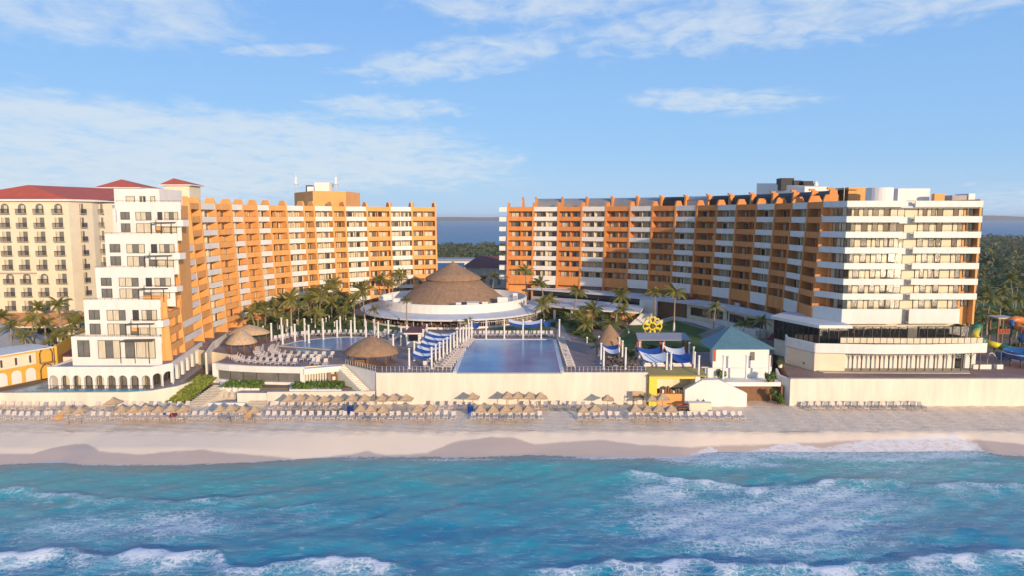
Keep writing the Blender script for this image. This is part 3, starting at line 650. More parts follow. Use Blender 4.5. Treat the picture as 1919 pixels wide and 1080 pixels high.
for k in range(8):
    zt = TZ[k]; h = 1.12 if k < 7 else 2.75
    z0 = zt-h
    ke = k >= 7
    Ak = A+Vector((PR[-1][1]-PR[-2][1], -(PR[-1][0]-PR[-2][0]))).normalized()*0; Ak = A+nS*0+Vector((TR[-1].y, -TR[-1].x))*(RAKE*(ZT-zt)/26.)
    A_ = A; A = Ak
    xr = xE if not ke else D(1808, 480, YF)[0]
    # side band, front band left of the notch, front band right of the notch
    m = MB(); m.hexa([(A.x, A.y, z0), (Bc.x, Bc.y, z0), (Bc.x+.2, Bc.y+.2, z0), (A.x+.2, A.y+.1, z0), (A.x, A.y, zt), (Bc.x, Bc.y, zt), (Bc.x+.2, Bc.y+.2, zt), (A.x+.2, A.y+.1, zt)], 'white')
    m.hexa([(A.x+.21, A.y+.1, z0+.01), (Bc.x+.21, Bc.y+.21, z0+.01), (Bc.x+2, Bc.y+2.2, z0+.01), (A.x+2, A.y+.5, z0+.01), (A.x+.21, A.y+.1, z0+.25), (Bc.x+.21, Bc.y+.21, z0+.25), (Bc.x+2, Bc.y+2.2, z0+.25), (A.x+2, A.y+.5, z0+.25)], 'white'); bal.mb(m, 0)
    m = MB(); m.box(Bc.x+.003, xN0, YF, YF+.2, z0, zt, 'white'); m.box(Bc.x+.25, xN0-.05, YF+.201, YF+2.2, z0+.012, z0+.25, 'white'); m.box(xN0-.2, xN0, YF+.201, YF+1.5, z0+.26, zt-.001, 'white'); bal.mb(m, 0)
    m = MB(); m.box(xN1, xr, YF+.3, YF+.5, z0, zt, 'white'); m.box(xN1+.02, xr-.02, YF+.501, YF+2.4, z0+.012, z0+.25, 'white'); m.box(xr-.2, xr-.001, YF+.501, YF+3, z0+.26, zt-.002, 'white'); bal.mb(m, 0)
    A = A_
    # filler in the notch
    m = MB(); m.box(xN0+.01, xN1-.01, YF+1.5, YF+1.7, z0-.2, zt-.2, 'white'); bal.mb(m, 1)
    if 0 < k:
        m = MB(); m.bar((Bc.x, YF+.1, zt+.22), (xN0, YF+.1, zt+.22), .05, .05, 'frame'); m.bar((xN1, YF+.4, zt+.22), (xr, YF+.4, zt+.22), .05, .05, 'frame'); m.bar((A.x+.1, A.y, zt+.22), (Bc.x, Bc.y+.1, zt+.22), .05, .05, 'frame')
        for i in range(14):
            x = lerp(Bc.x, xN0, i/13); m.bar((x-.02, YF+.1, zt+.1), (x+.02, YF+.1, zt+.1), .03, .2, 'frame')
            x = lerp(xN1, xr, i/13); m.bar((x-.02, YF+.4, zt+.1), (x+.02, YF+.4, zt+.1), .03, .2, 'frame')
        rails.mb(m, 0)
    if k < 7:
        zf = TZ[k+1]-.75; hz = zt-h; zf = max(zf, hz-2.45)
        kd = random.choice
        part_win(wins, 1588, 1622, YF+2.0, zf, 2.35, kd('ief')); part_win(wins, 1631, 1662, YF+2.0, zf, 2.35, kd('ife')); part_win(wins, 1664, 1690, YF+2.0, zf, 2.35, kd('fdb') if k else 'c')
        part_win(wins, 1716, 1748, YF+2.3, zf, 2.35, kd('ief')); part_win(wins, 1751, 1762, YF+2.3, zf, 2.35, 'g'); part_win(wins, 1781, 1800, YF+2.3, zf, 2.35, kd('ab'))
        part_win(wins, 1806, 1818, YF+2.3, zf+.9, 1.4, 'b'); part_win(wins, 1822, 1835, YF+2.3, zf+.9, 1.4, 'a')
        for s_ in (.42, .78):
            q = A+tS*((Bc-A).length*s_)-nS*1.35; wins.win(2.2, 2.35, kd('aebd'), q.x, q.y, zf, math.atan2(tS.y, tS.x))
bal.done(); wins.done(); rails.done()
wall.box(Bc.x+1.2, xN0+.3, YF+2.0, YF+2.2, 13.4, ZT, 'cream'); wall.box(xN0+.31, xE-2.7, YF+2.3, YF+2.5, 13.4, ZT, 'cream'); wall.box(xE-2.69, xE-.3, YF+2.31, YF+2.5, 13.4, ZT, 'orange')
wall.hexa([(A.x+1.3, A.y-.4, 13), (Bc.x+1.19, Bc.y+2.2, 13), (Bc.x+1.4, Bc.y+2.4, 13), (A.x+1.5, A.y, 13), (A.x+1.3, A.y-.4, ZT), (Bc.x+1.19, Bc.y+2.2, ZT), (Bc.x+1.4, Bc.y+2.4, ZT), (A.x+1.5, A.y, ZT)], 'tanorange')
wall.box(xE-.25, xE+.1, YF+.8, YF+20, 14, ZT+.3, 'orange'); wall.box(A.x+2.2, xE-.26, YF+20.01, YF+20.3, 7, ZT, 'white')
for px in (1626, 1646): 
    x = D(px, 480, YF)[0]
wall.build('wall', T)
m = MB(); m.prism([(A.x+.9, A.y+.3), (Bc.x+.6, YF+.6), (xE-.3, YF+.9), (xE-.3, YF+20), (A.x+3, YF+20)], ZT-1.3, ZT-.9, 'roofwhite'); RF = m.build('roof', T)
m = MB(); x = D(1648, 360, 134)[0]; m.lathe(x, 134, [(2.4, ZT-.9), (2.4, ZT+2.6), (2.3, ZT+2.65), (.01, ZT+2.7)], 'white', 24, smooth=False); m.build('water_tank', RF)
m = MB(); m.box(D(1683, 360, 136)[0], D(1743, 360, 136)[0], 136, 142, ZT-.9, ZT+2.6, 'white'); 
m.box(D(1702, 360, 135.9)[0], D(1716, 360, 135.9)[0], 135.9, 136.2, ZT-.6, ZT+.3, 'concrete'); m.build('plant_room', RF)
m = MB(); m.box(D(1752, 360, 133)[0], D(1771, 360, 133)[0], 133, 134, ZT-.9, ZT+1.5, 'orange'); m.build('roof_fin', RF)
m = MB(); m.box(D(1785, 360, 136)[0], D(1816, 360, 136)[0], 136, 140, ZT-.9, ZT+1.3, 'concrete'); m.box(D(1816, 360, 135.7)[0], D(1826, 360, 136)[0], 135.7, 140, ZT-.9, ZT+1.6, 'white'); m.build('plant_room', RF)
m = MB(); m.box(D(1590, 360, 140)[0], D(1640, 360, 140)[0], 140, 146, ZT-.9, ZT+3.0, 'orange'); m.build('stair_head', RF)
m = MB(); x = D(1582, 360, 128)[0]; m.tube([(x, 128, ZT), (x, 128, ZT+2.6)], .05, 'white', 6); m.build('antenna_mast', RF)
# lounge behind dark glass, its white eaves
zb, zc_ = 10.2, TZ[8]-.05
m = MB(); x0 = D(1527, 630, 125)[0]; x1 = D(1590, 630, 123)[0]; xm = D(1690, 630, 126)[0]; xm2 = D(1712, 630, 126)[0]; x2 = D(1805, 630, 126)[0]
sA = (PR[-1][0]-2.6, 141.0)
def glassrun(m, a, b_, n, z0, z1, k='blackglass'):
    a = Vector(a); b_ = Vector(b_); t = (b_-a).normalized(); nn = Vector((t.y, -t.x))*.06
    m.face([(a.x, a.y, z0), (b_.x, b_.y, z0), (b_.x, b_.y, z1), (a.x, a.y, z1)], k)
    for i in range(n+1):
        p = a.lerp(b_, i/n)+nn; m.bar((p.x-t.x*.04, p.y-t.y*.04, (z0+z1)/2), (p.x+t.x*.04, p.y+t.y*.04, (z0+z1)/2), .1, z1-z0, 'frame')
pA = G(1482, 592, 14.0)[:2]
gl = MB(); glassrun(gl, (x0-4.2, 133.5), (x0, 123.2), 9, zb, zc_); glassrun(gl, (x0, 123.2), (x1, 123.2), 3, zb, zc_)
glassrun(gl, (x1, 124.2), (xm, 124.2), 7, zb, zc_); glassrun(gl, (xm2, 124.4), (x2, 124.4), 6, zb, zc_); glassrun(gl, (x2, 124.4), (x2, 140), 6, zb, zc_)
gl.build('dark_glazing', T)
m = MB(); m.box(xm+.05, xm2-.05, 124.6, 124.9, zb, zc_, 'glassgrey'); m.build('stone_panel', T)
m = MB(); m.prism([(x0-4.9, 134), (x0-.5, 122.3), (x1+.3, 122.3), (x1+.3, 126.2), (A.x+1.5, 133.5), (A.x-2, 141)], zc_+.003, zc_+.55, 'white', 'roofwhite'); m.build('eaves', T)
m = MB(); m.prism([(x0-4.1, 133.6), (x0+.1, 123.35), (x1, 123.35), (x1, 124.3), (xm, 124.3), (xm2, 124.6), (x2-.1, 124.6), (x2-.1, 145), (60, 145)], 7.0, zb-.003, 'cream'); m.build('podium_core', T)
# podium terrace band and the arcade below
xa = D(1530, 660, 119)[0]; xb = D(1750, 660, 118)[0]; xc = D(1850, 660, 119.5)[0]
band = [(xa-2.4, 126), (xa, 119.6), (lerp(xa, xb, .5), 118.5), (xb, 118.6), (xc, 119.8), (xc, 128)]
m = MB()
for a, b_ in zip(band, band[1:]): m.bar((a[0], a[1], 10.95), (b_[0], b_[1], 10.95), .3, 1.66, 'white')
m.build('podium_band', T)
m = MB(); m.prism(band+[(70, 128)], 10.0, 10.15, 'paving'); m.build('podium_floor', T)
m = MB(); wl_ = [(xa+.1, 120.2), (D(1580, 670, 120)[0], 119.8)]
m.prism([(xa-2.3, 126), (xa+.05, 119.75), (D(1583, 670, 119.5)[0], 119.35), (D(1583, 670, 119.5)[0], 126)], 6.8, 10.14, 'cream'); m.build('podium_wall', T)
m = MB(); m.box(D(1583, 670, 121)[0]+.01, D(1790, 670, 121.6)[0], 121.6, 121.9, 6.9, 10.0, 'white'); m.box(D(1790, 670, 121.6)[0]+.01, D(1806, 670, 121.6)[0], 121.7, 121.9, 6.9, 10.0, 'blackglass'); m.box(D(1806, 670, 121.6)[0]+.01, xc-.5, 121.6, 121.9, 6.9, 10.0, 'white'); m.build('arcade_back_wall', T)
pil = Parts('arcade_post', T)
for i, px in enumerate(list(range(1597, 1851, 17))):
    x = D(px, 670, 119.6)[0]; m = MB(); y = 119.3; m.box(x-.09, x+.09, y, y+.18, 6.9, 10.1, 'frame')
    for s_ in (-1, 1):
        pts = [(x+s_*(.09+.72*(1-math.cos(j*PI/8))), y+.09, 8.9+1.15*math.sin(j*PI/8)) for j in range(5)]
        m.tube(pts, .05, 'frame', 5)
    pil.mb(m, 0)
pil.done()
m = MB(); m.prism([(xa+.5, 119.0), (xa+1, 118.1), (xc-4, 117.6), (xc-3, 119.2), (xc-3, 121.5), (xa+1, 121.5)], 6.8, 6.93, 'stone'); m.build('arcade_step', T)
m = MB()
prv = None
for i in range(23):
    px = lerp(1577, 1846, i/22); x = D(px, 640, 119.2)[0]; y = 119.05+.6*abs(i-11)/11; m.bar((x-.03, y, 12.3), (x+.03, y, 12.3), .06, 1.1, 'frame')
    if prv: m.bar(prv, (x, y, 12.87), .05, .05, 'frame')
    if prv: m.face([(prv[0]+.06, prv[1], 11.82), (x-.06, y, 11.82), (x-.06, y, 12.75), (prv[0]+.06, prv[1], 12.75)], 'curtain')
    prv = (x, y, 12.87)
m.build('terrace_balustrade', T)
m = MB(); p = G(1500, 664, 7.2); m.hexa([(p[0]-3.6, p[1]+8, 8.5), (p[0]+1.3, p[1]-1, 8.5), (p[0]+2.4, p[1]+1, 9.6), (p[0]-2.2, p[1]+9, 9.6), (p[0]-3.6, p[1]+8, 8.6), (p[0]+1.3, p[1]-1, 8.6), (p[0]+2.4, p[1]+1, 9.75), (p[0]-2.2, p[1]+9, 9.75)], 'maroon'); m.build('awning', T)
m = MB(); m.hexa([(PR[-1][0]-3.0, 141, 6.8), (xa-2.5, 126, 6.8), (xa-2.2, 126, 6.8), (PR[-1][0]-2.6, 141, 6.8), (PR[-1][0]-3.0, 141, 10.9), (xa-2.5, 126, 11.75), (xa-2.2, 126, 11.75), (PR[-1][0]-2.6, 141, 10.9)], 'white'); m.build('side_wall', T)
# ---------------------------------------------------------------- left terraced block
def arch_wall(m, p0, p1, z0, z1, n, aw, spring, th, k, rise=None):
    p0 = Vector(p0); p1 = Vector(p1); Lw = (p1-p0).length; t = (p1-p0)/Lw; nn = Vector((t.y, -t.x)); bw = Lw/n; r = aw/2; rise = rise or r
    def pt(s, z, o=0.): q = p0+t*s-nn*o; return (q.x, q.y, z)
    for i in range(n):
        a = i*bw; b_ = a+bw; c = a+bw/2; l = c-r; rr = c+r
        ap = [(c-r*math.cos(PI*j/8), spring+rise*math.sin(PI*j/8)) for j in range(9)]
        for o, rev in ((0, 0), (th, 1)):
            qs = [[pt(a, z0, o), pt(l, z0, o), pt(l, spring, o), pt(a, spring, o)], [pt(a, spring, o), pt(l, spring, o), pt(l, z1, o), pt(a, z1, o)],
                  [pt(rr, z0, o), pt(b_, z0, o), pt(b_, spring, o), pt(rr, spring, o)], [pt(rr, spring, o), pt(b_, spring, o), pt(b_, z1, o), pt(rr, z1, o)]]
            for (s0, za), (s1, zb_) in zip(ap, ap[1:]): qs.append([pt(s0, za, o), pt(s1, zb_, o), pt(s1, z1, o), pt(s0, z1, o)])
            for q in qs: m.face(q[::-1] if rev else q, k)
        for (s0, za), (s1, zb_) in zip(ap, ap[1:]): m.face([pt(s0, za), pt(s0, za, th), pt(s1, zb_, th), pt(s1, zb_)], k)
        m.face([pt(l, z0), pt(l, z0, th), pt(l, spring, th), pt(l, spring)], k); m.face([pt(rr, spring), pt(rr, spring, th), pt(rr, z0, th), pt(rr, z0)], k)
    m.face([pt(0, z1), pt(Lw, z1), pt(Lw, z1, th), pt(0, z1, th)], k)
    m.face([pt(0, z0), pt(0, z1), pt(0, z1, th), pt(0, z0, th)], k); m.face([pt(Lw, z0), pt(Lw, z0, th), pt(Lw, z1, th), pt(Lw, z1)], k)
T = thing('terraced_block', 'white stepped end block with roof terraces above a round arched arcade on the left', 'hotel building', (-66, 120, 4.6))
wins = Parts('window', T); pars = []
# (left px, right px, front depth, z bottom, z top of parapet)
def zat(py, y): return D(960, py, y)[2]
ST = [(133, 302, 118.6, 632, 676), (156, 300, 121.2, 563, 632), (178, 326, 123.6, 501, 563), (196, 332, 126.0, 438, 501), (217, 338, 128.4, 378, 438)]
body = MB(); prevy = None
for si, (pl0, pr0, y, ptop, pbot) in enumerate(ST):
    zt = zat(ptop, y); zb = zat(pbot, y)-1.2
    x0 = D(pl0, ptop, y)[0]; x1 = D(pr0, ptop, y)[0]
    # lower storeys: flush wall on the left, balcony bands bulging on the right
    nr = 1 if si == 0 else 2; hs = (zt-1.25-(zat(pbot, y)))/nr if si else 0
    xm = lerp(x0, x1, .52)
    zr = zt-1.05
    sl_ = x1/y; body.prism([(x0, y), (x1-.02, y), (x1-.3+sl_*6, y+6), (x0+2, y+9), (x0, 140)][:3]+[(min(x1-.3+sl_*14, x0+12), y+14), (x0, y+14)], zb, zr, 'white')
    m = MB(); m.box(x0, x1, y-.002, y+.2, zr-.3, zt, 'white'); m.box(x0, x0+.2, y+.201, y+14, zr-.3, zt, 'white'); m.bar((x1-.12, y+.25, (zr-.3+zt)/2), (x1-.2+sl_*6, y+6, (zr-.3+zt)/2), .2, zt-zr+.3, 'white'); m.build('terrace_parapet', T)
    m = MB(); m.bar((x0, y+.1, zt+.25), (x1, y+.1, zt+.25), .05, .05, 'frame')
    for i in range(12): x = lerp(x0+.05, x1-.05, i/11); m.bar((x-.02, y+.1, zt+.12), (x+.02, y+.1, zt+.12), .04, .26, 'frame')
    m.build('railing', T)
    wpx = (pr0-pl0)
    rows = [(641 if 0 else None)]
    zfl = zat(pbot, y)   # floor line of the step's terrace level
    for r in range(nr):
        hz = (zt-1.3-zfl)/nr; zs = zfl+hz*r+.25; ht = min(2.3, hz-.75 if r else hz-.55)
        if si == 0: ht = 3.2; zs = zfl+.3
        for (f0, f1, kd) in ((.07, .20, 'd'), (.30, .54, 'bac'[si % 3]) if nr == 2 or 1 else 0,):
            a = lerp(x0, x1, f0); b_ = lerp(x0, x1, f1); wins.win(round((b_-a)*5)/5, ht if f0 > .1 else ht*.92, random.choice({'d': 'm', 'b': 'nec', 'a': 'nc', 'c': 'en'}[kd]), (a+b_)/2, y-.012, zs+(0 if f0 > .1 else ht*.08), 0)
        if r == nr-1 and nr == 2:      # upper storey: balcony with a dark doorway and band
            a = lerp(x0, x1, .64); b_ = lerp(x0, x1, .71); wins.win(round((b_-a)*5)/5, ht, 'g', (a+b_)/2, y-.012, zs, 0)
            a = lerp(x0, x1, .755); b_ = lerp(x0, x1, .95); wins.win(round((b_-a)*5)/5, ht, 'e', (a+b_)/2, y-.012, zs, 0)
            zz = zfl+hz
            m = MB(); pts = [(lerp(x0, x1, .60), y-.05), (lerp(x0, x1, .66), y-.9), (lerp(x0, x1, .97), y-1.0), (x1+.5, y-.6), (x1+.6, y+1.5)]
            for a, b_ in zip(pts, pts[1:]): m.bar((a[0], a[1], zz-.28), (b_[0], b_[1], zz-.28), .16, 1.15, 'white'); m.bar((a[0], a[1], zz+.55), (b_[0], b_[1], zz+.55), .04, .04, 'frame')
            m.prism([pts[0], pts[1], pts[2], pts[3], (x1+.6, y+1.5), (x1-.01, y+1.5), (x1-.01, y-.02), (pts[0][0], y-.02)], zz-.84, zz-.66, 'white')
            m.build('balcony', T)
            m = MB(); m.box(lerp(x0, x1, .625), lerp(x0, x1, .69), y-.45, y-.013, zz-1.6, zz+.2, 'orange'); 
            if si in (1, 4): m.build('orange_pier', T)
        elif nr == 2 or si == 0:
            a = lerp(x0, x1, .60); b_ = lerp(x0, x1, .70); wins.win(round((b_-a)*5)/5, ht, 'k', (a+b_)/2, y-.012, zs, 0)
            a = lerp(x0, x1, .72); b_ = lerp(x0, x1, .93); wins.win(round((b_-a)*5)/5, ht, 'c', (a+b_)/2, y-.012, zs, 0)
            m = MB(); zt2 = zs+ht+.15; ax, bx = lerp(x0, x1, .60), lerp(x0, x1, .92); yf = y-1.9
            m.hexa([(ax, yf, zt2-.1), (bx+.7, yf, zt2), (bx+.2, y-.02, zt2), (ax, y-.02, zt2-.1), (ax, yf, zt2+.02), (bx+.7, yf, zt2+.12), (bx+.2, y-.02, zt2+.12), (ax, y-.02, zt2+.02)], 'frame')
            for x in (ax+.05, lerp(ax, bx, .5), bx-.05): m.box(x-.05, x+.05, yf+.05, yf+.15, zfl-.2, zt2-.1, 'frame')
            m.bar((ax, yf+.1, zfl+.8), (bx, yf+.1, zfl+.8), .04, .04, 'frame')
            m.build('pergola', T)
    prevy = y
# penthouse
y = 131.0; x0 = D(214, 370, y)[0]; x1 = D(299, 370, y)[0]; body.box(x0, x1, y, 140, zat(392, y), zat(353, y), 'white')
for (a, b_, z0, z1, kd) in ((236, 253, 380, 367, 'h'), (262, 273, 380, 367, 'f'), (282, 291, 379, 367, 'h')):
    xa_, xb_ = D(a, 370, y)[0], D(b_, 370, y)[0]; wins.win(round((xb_-xa_)*5)/5, zat(z1, y)-zat(z0, y), kd, (xa_+xb_)/2, y-.012, zat(z0, y), 0)
# orange flank that joins the wing
def flank(pa, ya, pb, yb, z1):
    xa, xb = XY(pa, ya), XY(pb, yb); body.prism([(xa, ya), (xb, yb), (xb-8, yb), (xa-8, ya)], 8.0, z1, 'orange')
flank(299, 122.6, 304, 124.2, zat(566, 122.6)); flank(322, 127.6, 330, 131.2, zat(438, 127.6)); flank(335, 130.6, 356, 137.5, zat(384, 130.6))
body.build('wall', T); wins.done()
# arcade: front, splayed corner, side
zb, zt = 4.6, zat(689, 116)
f0 = D(91, 730, 116)[0]; f1 = D(285, 730, 116)[0]; c1 = D(326, 720, 119.2); s1 = (D(381, 680, 139)[0], 139)
m = MB(); arch_wall(m, (f0, 116), (f1, 116), zb, zt, 9, (f1-f0)/9*.76, zb+1.55, .5, 'white')
arch_wall(m, (f1, 116.003), (c1[0], 119.2), zb, zt+.003, 2, 1.75, zb+1.6, .5, 'white'); arch_wall(m, (c1[0]+.001, 119.2), s1, zb+.3, zt+.006, 6, 2.3, zb+2.2, .5, 'white'); AW = m.build('arcade', T)
m = MB(); m.prism([(f0+.02, 116.5), (f1, 116.5), (c1[0]-.5, 119.5), (s1[0]-.6, s1[1]), (s1[0]-1, 142), (f0+.02, 142)], zt-.5, zt-.3, 'paving'); m.build('arcade_roof', T)
m = MB(); glassrun(m, (f0+.6, 118.4), (f1-1, 118.4), 18, zb, zt-.52, 'glassgrey'); glassrun(m, (f1-1, 118.4), (c1[0]-2.5, 121), 4, zb, zt-.52, 'glass'); glassrun(m, (c1[0]-2.5, 121), (s1[0]-2.6, 139), 12, zb, zt-.52, 'glass')
for i in range(9):
    if i % 3 != 1:
        x = lerp(f0+1, f1-2, random.random()); m.box(x, x+.9, 118.1, 118.2, zb+.1, zt-1.2, 'curtain')
m.build('arcade_glazing', T)
m = MB(); m.box(f0, f0+.3, 116.51, 140, zb, zt-.003, 'white'); m.build('side_wall', T)
m = MB(); m.bar((f0, 115.85, zb+.55), (f1, 115.85, zb+.55), .05, .05, 'frame')
for i in range(40): x = lerp(f0, f1, i/39); m.bar((x-.02, 115.85, zb+.28), (x+.02, 115.85, zb+.28), .03, .55, 'frame')
m.build('railing', T)
g = MB(); g.prism([(-86, 113.6), (-64.2, 113.8), (-60.8, 114.6), (-58, 117.2), (c1[0]+.9, 119), (s1[0]+1.6, 139), (s1[0]-1, 141), (-79, 140), (-83.5, 118)], 2.0, zb-.02, 'paving'); setting(g, 'arcade_terrace')
g = MB(); g.prism([(-83.6, 114.0), (-64.4, 114.15), (-61.4, 114.8), (f1-.6, 115.5), (f0-2, 115.5), (f0-2, 122), (-81.5, 122)], 4.5, zb+.04, 'poolteal'); setting(g, 'narrow_pool_water')
# ---------------------------------------------------------------- boundary walls along the beach
def wallrun(name, label, pts, th, k='wallcream', group=None, top=None):
    m = MB(); c = pts[len(pts)//2]
    for (x0, y0, zb0, zt0), (x1, y1, zb1, zt1) in zip(pts, pts[1:]):
        t = Vector((x1-x0, y1-y0)).normalized(); n = Vector((-t.y, t.x))*th
        m.hexa([(x0, y0, zb0), (x1, y1, zb1), (x1+n.x, y1+n.y, zb1), (x0+n.x, y0+n.y, zb0), (x0, y0, zt0), (x1, y1, zt1), (x1+n.x, y1+n.y, zt1), (x0+n.x, y0+n.y, zt0)], k)
        if top: m.hexa([(x0-n.x*.2, y0-n.y*.2, zt0+.003), (x1-n.x*.2, y1-n.y*.2, zt1+.003), (x1+n.x*1.2, y1+n.y*1.2, zt1+.003), (x0+n.x*1.2, y0+n.y*1.2, zt0+.003), (x0-n.x*.2, y0-n.y*.2, zt0+.12), (x1-n.x*.2, y1-n.y*.2, zt1+.12), (x1+n.x*1.2, y1+n.y*1.2, zt1+.12), (x0+n.x*1.2, y0+n.y*1.2, zt0+.12)], top)
    return single(m, name, label, 'wall', (c[0], c[1], c[2]), group)
wallrun('retaining_wall', 'long plain cream wall holding up the swimming pool terrace', [(-22.9, 114.7, 1.5, 7.62), (-9.4, 114.7, 1.5, 7.62), (-9.39, 114.7, 1.5, 7.5), (8.3, 114.7, 1.5, 7.5), (8.31, 114.7, 1.5, 7.68), (22.9, 114.7, 1.5, 7.68)], .45)
wallrun('retaining_wall', 'wide cream wall below the bare brown terrace on the right of the beach', [(46.5, 113.6, 1.5, 6.85), (400, 113.6, 1.5, 6.85)], .5, top='concrete')
wallrun('side_wall', 'short grey white side wall running back from the right hand cream wall corner', [(46.5, 113.65, 1.5, 6.8), (45.6, 116.5, 2.0, 6.9), (46.8, 121, 3, 7.0)][::-1], .3, 'white')
wallrun('garden_wall', 'low cream beach wall in front of the narrow turquoise pool', [(-200, 113.0, 1.5, 4.55), (-86, 113.2, 1.5, 4.55), (-64, 113.4, 1.5, 4.62), (-60.5, 114.2, 1.5, 4.7), (-57.6, 117.0, 1.5, 4.75), (-55.5, 121, 1.5, 5.0)], .4)
wallrun('garden_wall', 'low cream beach wall between the steps and the tall pool wall', [(-41.2, 114.2, 1.5, 4.45), (-23.1, 114.2, 1.5, 4.6)], .35)
wallrun('retaining_wall', 'cream wall slanting back beneath the large thatched hut', [(-29.8, 121.7, 3, 7.62), (-22.92, 115.0, 2, 7.62)], .4, 'white')
wallrun('garden_wall', 'curved cream wall at the end of the arcade walk, left of the small straw hut', [(*G(388, 672, 7.6)[:2], 4.5, 8.6), (*G(402, 655, 7.6)[:2], 4.5, 9.0), (*G(436, 634, 7.6)[:2], 5, 9.2)], .35)
# lower terrace behind the low wall
g = MB(); g.prism([(-41.1, 114.56), (-23.2, 114.56), (-24, 116.5), (-30, 121.4), (-37, 119.2), (-45, 120), (-52.3, 121.9), (-52.3, 117.5), (-46.5, 117.4), (-46.4, 114.56)], 2, 4.2, 'wallcream', 'paving'); setting(g, 'lower_terrace')
def planter(px, z, h, name, label):
    P_ = [G(a, b_, z)[:2] for a, b_ in px]; t = thing(name, label, 'planter', (*P_[0], z-h))
    m = MB(); m.prism(P_, z-h, z, 'white'); m.build('planter_box', t)
    m = MB(); cx = sum(p[0] for p in P_)/len(P_); cy = sum(p[1] for p in P_)/len(P_)
    xs = [p[0] for p in P_]; ys = [p[1] for p in P_]
    for i in range(900):
        u, v = random.random(), random.random(); x = lerp(P_[0][0], P_[1][0], u); y = lerp(P_[0][1], P_[-1][1], v)
        zz = z+random.uniform(0, .55); d = Vector((random.uniform(-1, 1), random.uniform(-1, 1), random.uniform(-.3, 1))).normalized(); s = random.uniform(.15, .32)
        e = d.orthogonal().normalized(); f_ = d.cross(e); p = Vector((x, y, zz)); m.face([p-e*s-f_*s*.5, p+e*s-f_*s*.5, p+e*s+f_*s*.5, p-e*s+f_*s*.5], 'hedge')
    m.build('plants', t)
planter([(542, 731), (640, 731), (628, 714), (545, 716)], 4.55, .6, 'long_planter', 'long white planter of low green plants below the glass fronted lounge')
planter([(412, 729), (486, 729), (490, 716), (412, 716)], 4.55, .6, 'raised_planter', 'square bed of low green plants between the two beach stairs')
# stairs to the beach
def stairs(name, label, p0, p1, wv, n, k='stone'):
    m = MB(); p0 = Vector(p0); p1 = Vector(p1); wv = Vector((*wv, 0))
    for i in range(n):
        a = p0.lerp(p1, i/n); b_ = p0.lerp(p1, (i+1)/n); zt = b_.z
        m.hexa([(a.x, a.y, p0.z-.5), (a.x+wv.x, a.y+wv.y, p0.z-.5), (b_.x+wv.x, b_.y+wv.y, p0.z-.5), (b_.x, b_.y, p0.z-.5), (a.x, a.y, zt), (a.x+wv.x, a.y+wv.y, zt), (b_.x+wv.x, b_.y+wv.y, zt), (b_.x, b_.y, zt)], k)
    return single(m, name, label, 'stairs', tuple(p0))
stairs('beach_stairs', 'pale stairs beside the grassy slope', (-54.9, 113.2, 2.1), (-51.4, 117.6, 4.9), (3.0, -.3), 14)
stairs('beach_stairs', 'pale stairs just left of the low cream wall', (-44.6, 113.2, 2.1), (-43.6, 117.4, 4.3), (3.0, 0), 13)
stairs('terrace_stairs', 'narrow cream stairs climbing along the slanting wall to the thatched hut', (-25.3, 114.9, 4.2), (-31.2, 120.6, 7.6), (1.2, .8), 17, 'wallcream')
t = thing('garden_niche', 'sunken brown relief panel with two lamps between the beach stairs', 'garden wall', (-48, 116.6, 3))
m = MB(); m.box(-50.6, -45.0, 116.4, 117.3, 2, 4.7, 'stone'); m.box(-50.9, -44.8, 113.6, 114.0, 1.8, 2.75, 'white'); m.box(-51.0, -44.8, 114.01, 116.38, 1.8, 2.6, 'concrete'); m.build('wall', t)
m = MB()
for i in range(5): x = -50+i*1.0; m.lathe(x, 116.35, [(.6, 3.1), (.45, 3.7), (.02, 4.5)], 'stone', 6)
m.build('relief', t)
for x in (-49.4, -47.6): m = MB(); m.ballish((x, 116.2, 4.6), .22, 'whitefab'); m.build('lamp', t)
# ---------------------------------------------------------------- glass fronted lounge under the terrace
T = thing('beach_lounge', 'low white lounge with a long curved window under the pool terrace', 'lounge', (-44, 120, 4.2))
m = MB(); fr = [(-53.3, 122.3), (-50, 120.9), (-45, 119.8), (-37, 119.05), (-36.6, 119.2)]
for a, b_ in zip(fr, fr[1:]): m.bar((a[0], a[1], 7.15), (b_[0], b_[1], 7.15), .5, 1.1, 'white'); m.bar((a[0], a[1]-.1, 4.55), (b_[0], b_[1]-.1, 4.55), .4, .8, 'white')
m.box(-53.6, -52.6, 121.9, 122.7, 4.2, 7.69, 'white'); m.box(-37, -36.2, 118.85, 119.6, 4.2, 7.69, 'white'); m.build('wall', T)
m = MB()
for a, b_ in zip(fr, fr[1:]): glassrun(m, (a[0], a[1]+.15), (b_[0], b_[1]+.15), 2 if a[0] > -52 else 1, 4.9, 6.62, 'glassgrey')
m.build('curved_window', T)
m = MB(); m.hexa([(-36.2, 118.5, 6.4), (-30, 119.9, 6.75), (-30, 121.8, 6.75), (-36.2, 119.6, 6.4), (-36.2, 118.5, 7.45), (-30, 119.9, 7.66), (-30, 121.8, 7.66), (-36.2, 119.6, 7.45)], 'white'); m.build('porch_roof', T)
m = MB()
for i in range(9): x = lerp(-36, -32.4, i/8); m.box(x-.07, x+.07, 119.3+.25*i*.4, 119.4+.25*i*.4, 4.2, 6.38, 'white')
m.build('porch_screen', T)
m = MB(); m.box(-32.2, -31.9, 119.7, 120, 4.2, 6.6, 'terracotta'); m.box(-31.9, -30.8, 119.85, 120, 4.2, 6.2, 'wood'); m.box(-31.6, -31.1, 119.82, 119.86, 5.2, 5.8, 'white'); m.build('door', T)
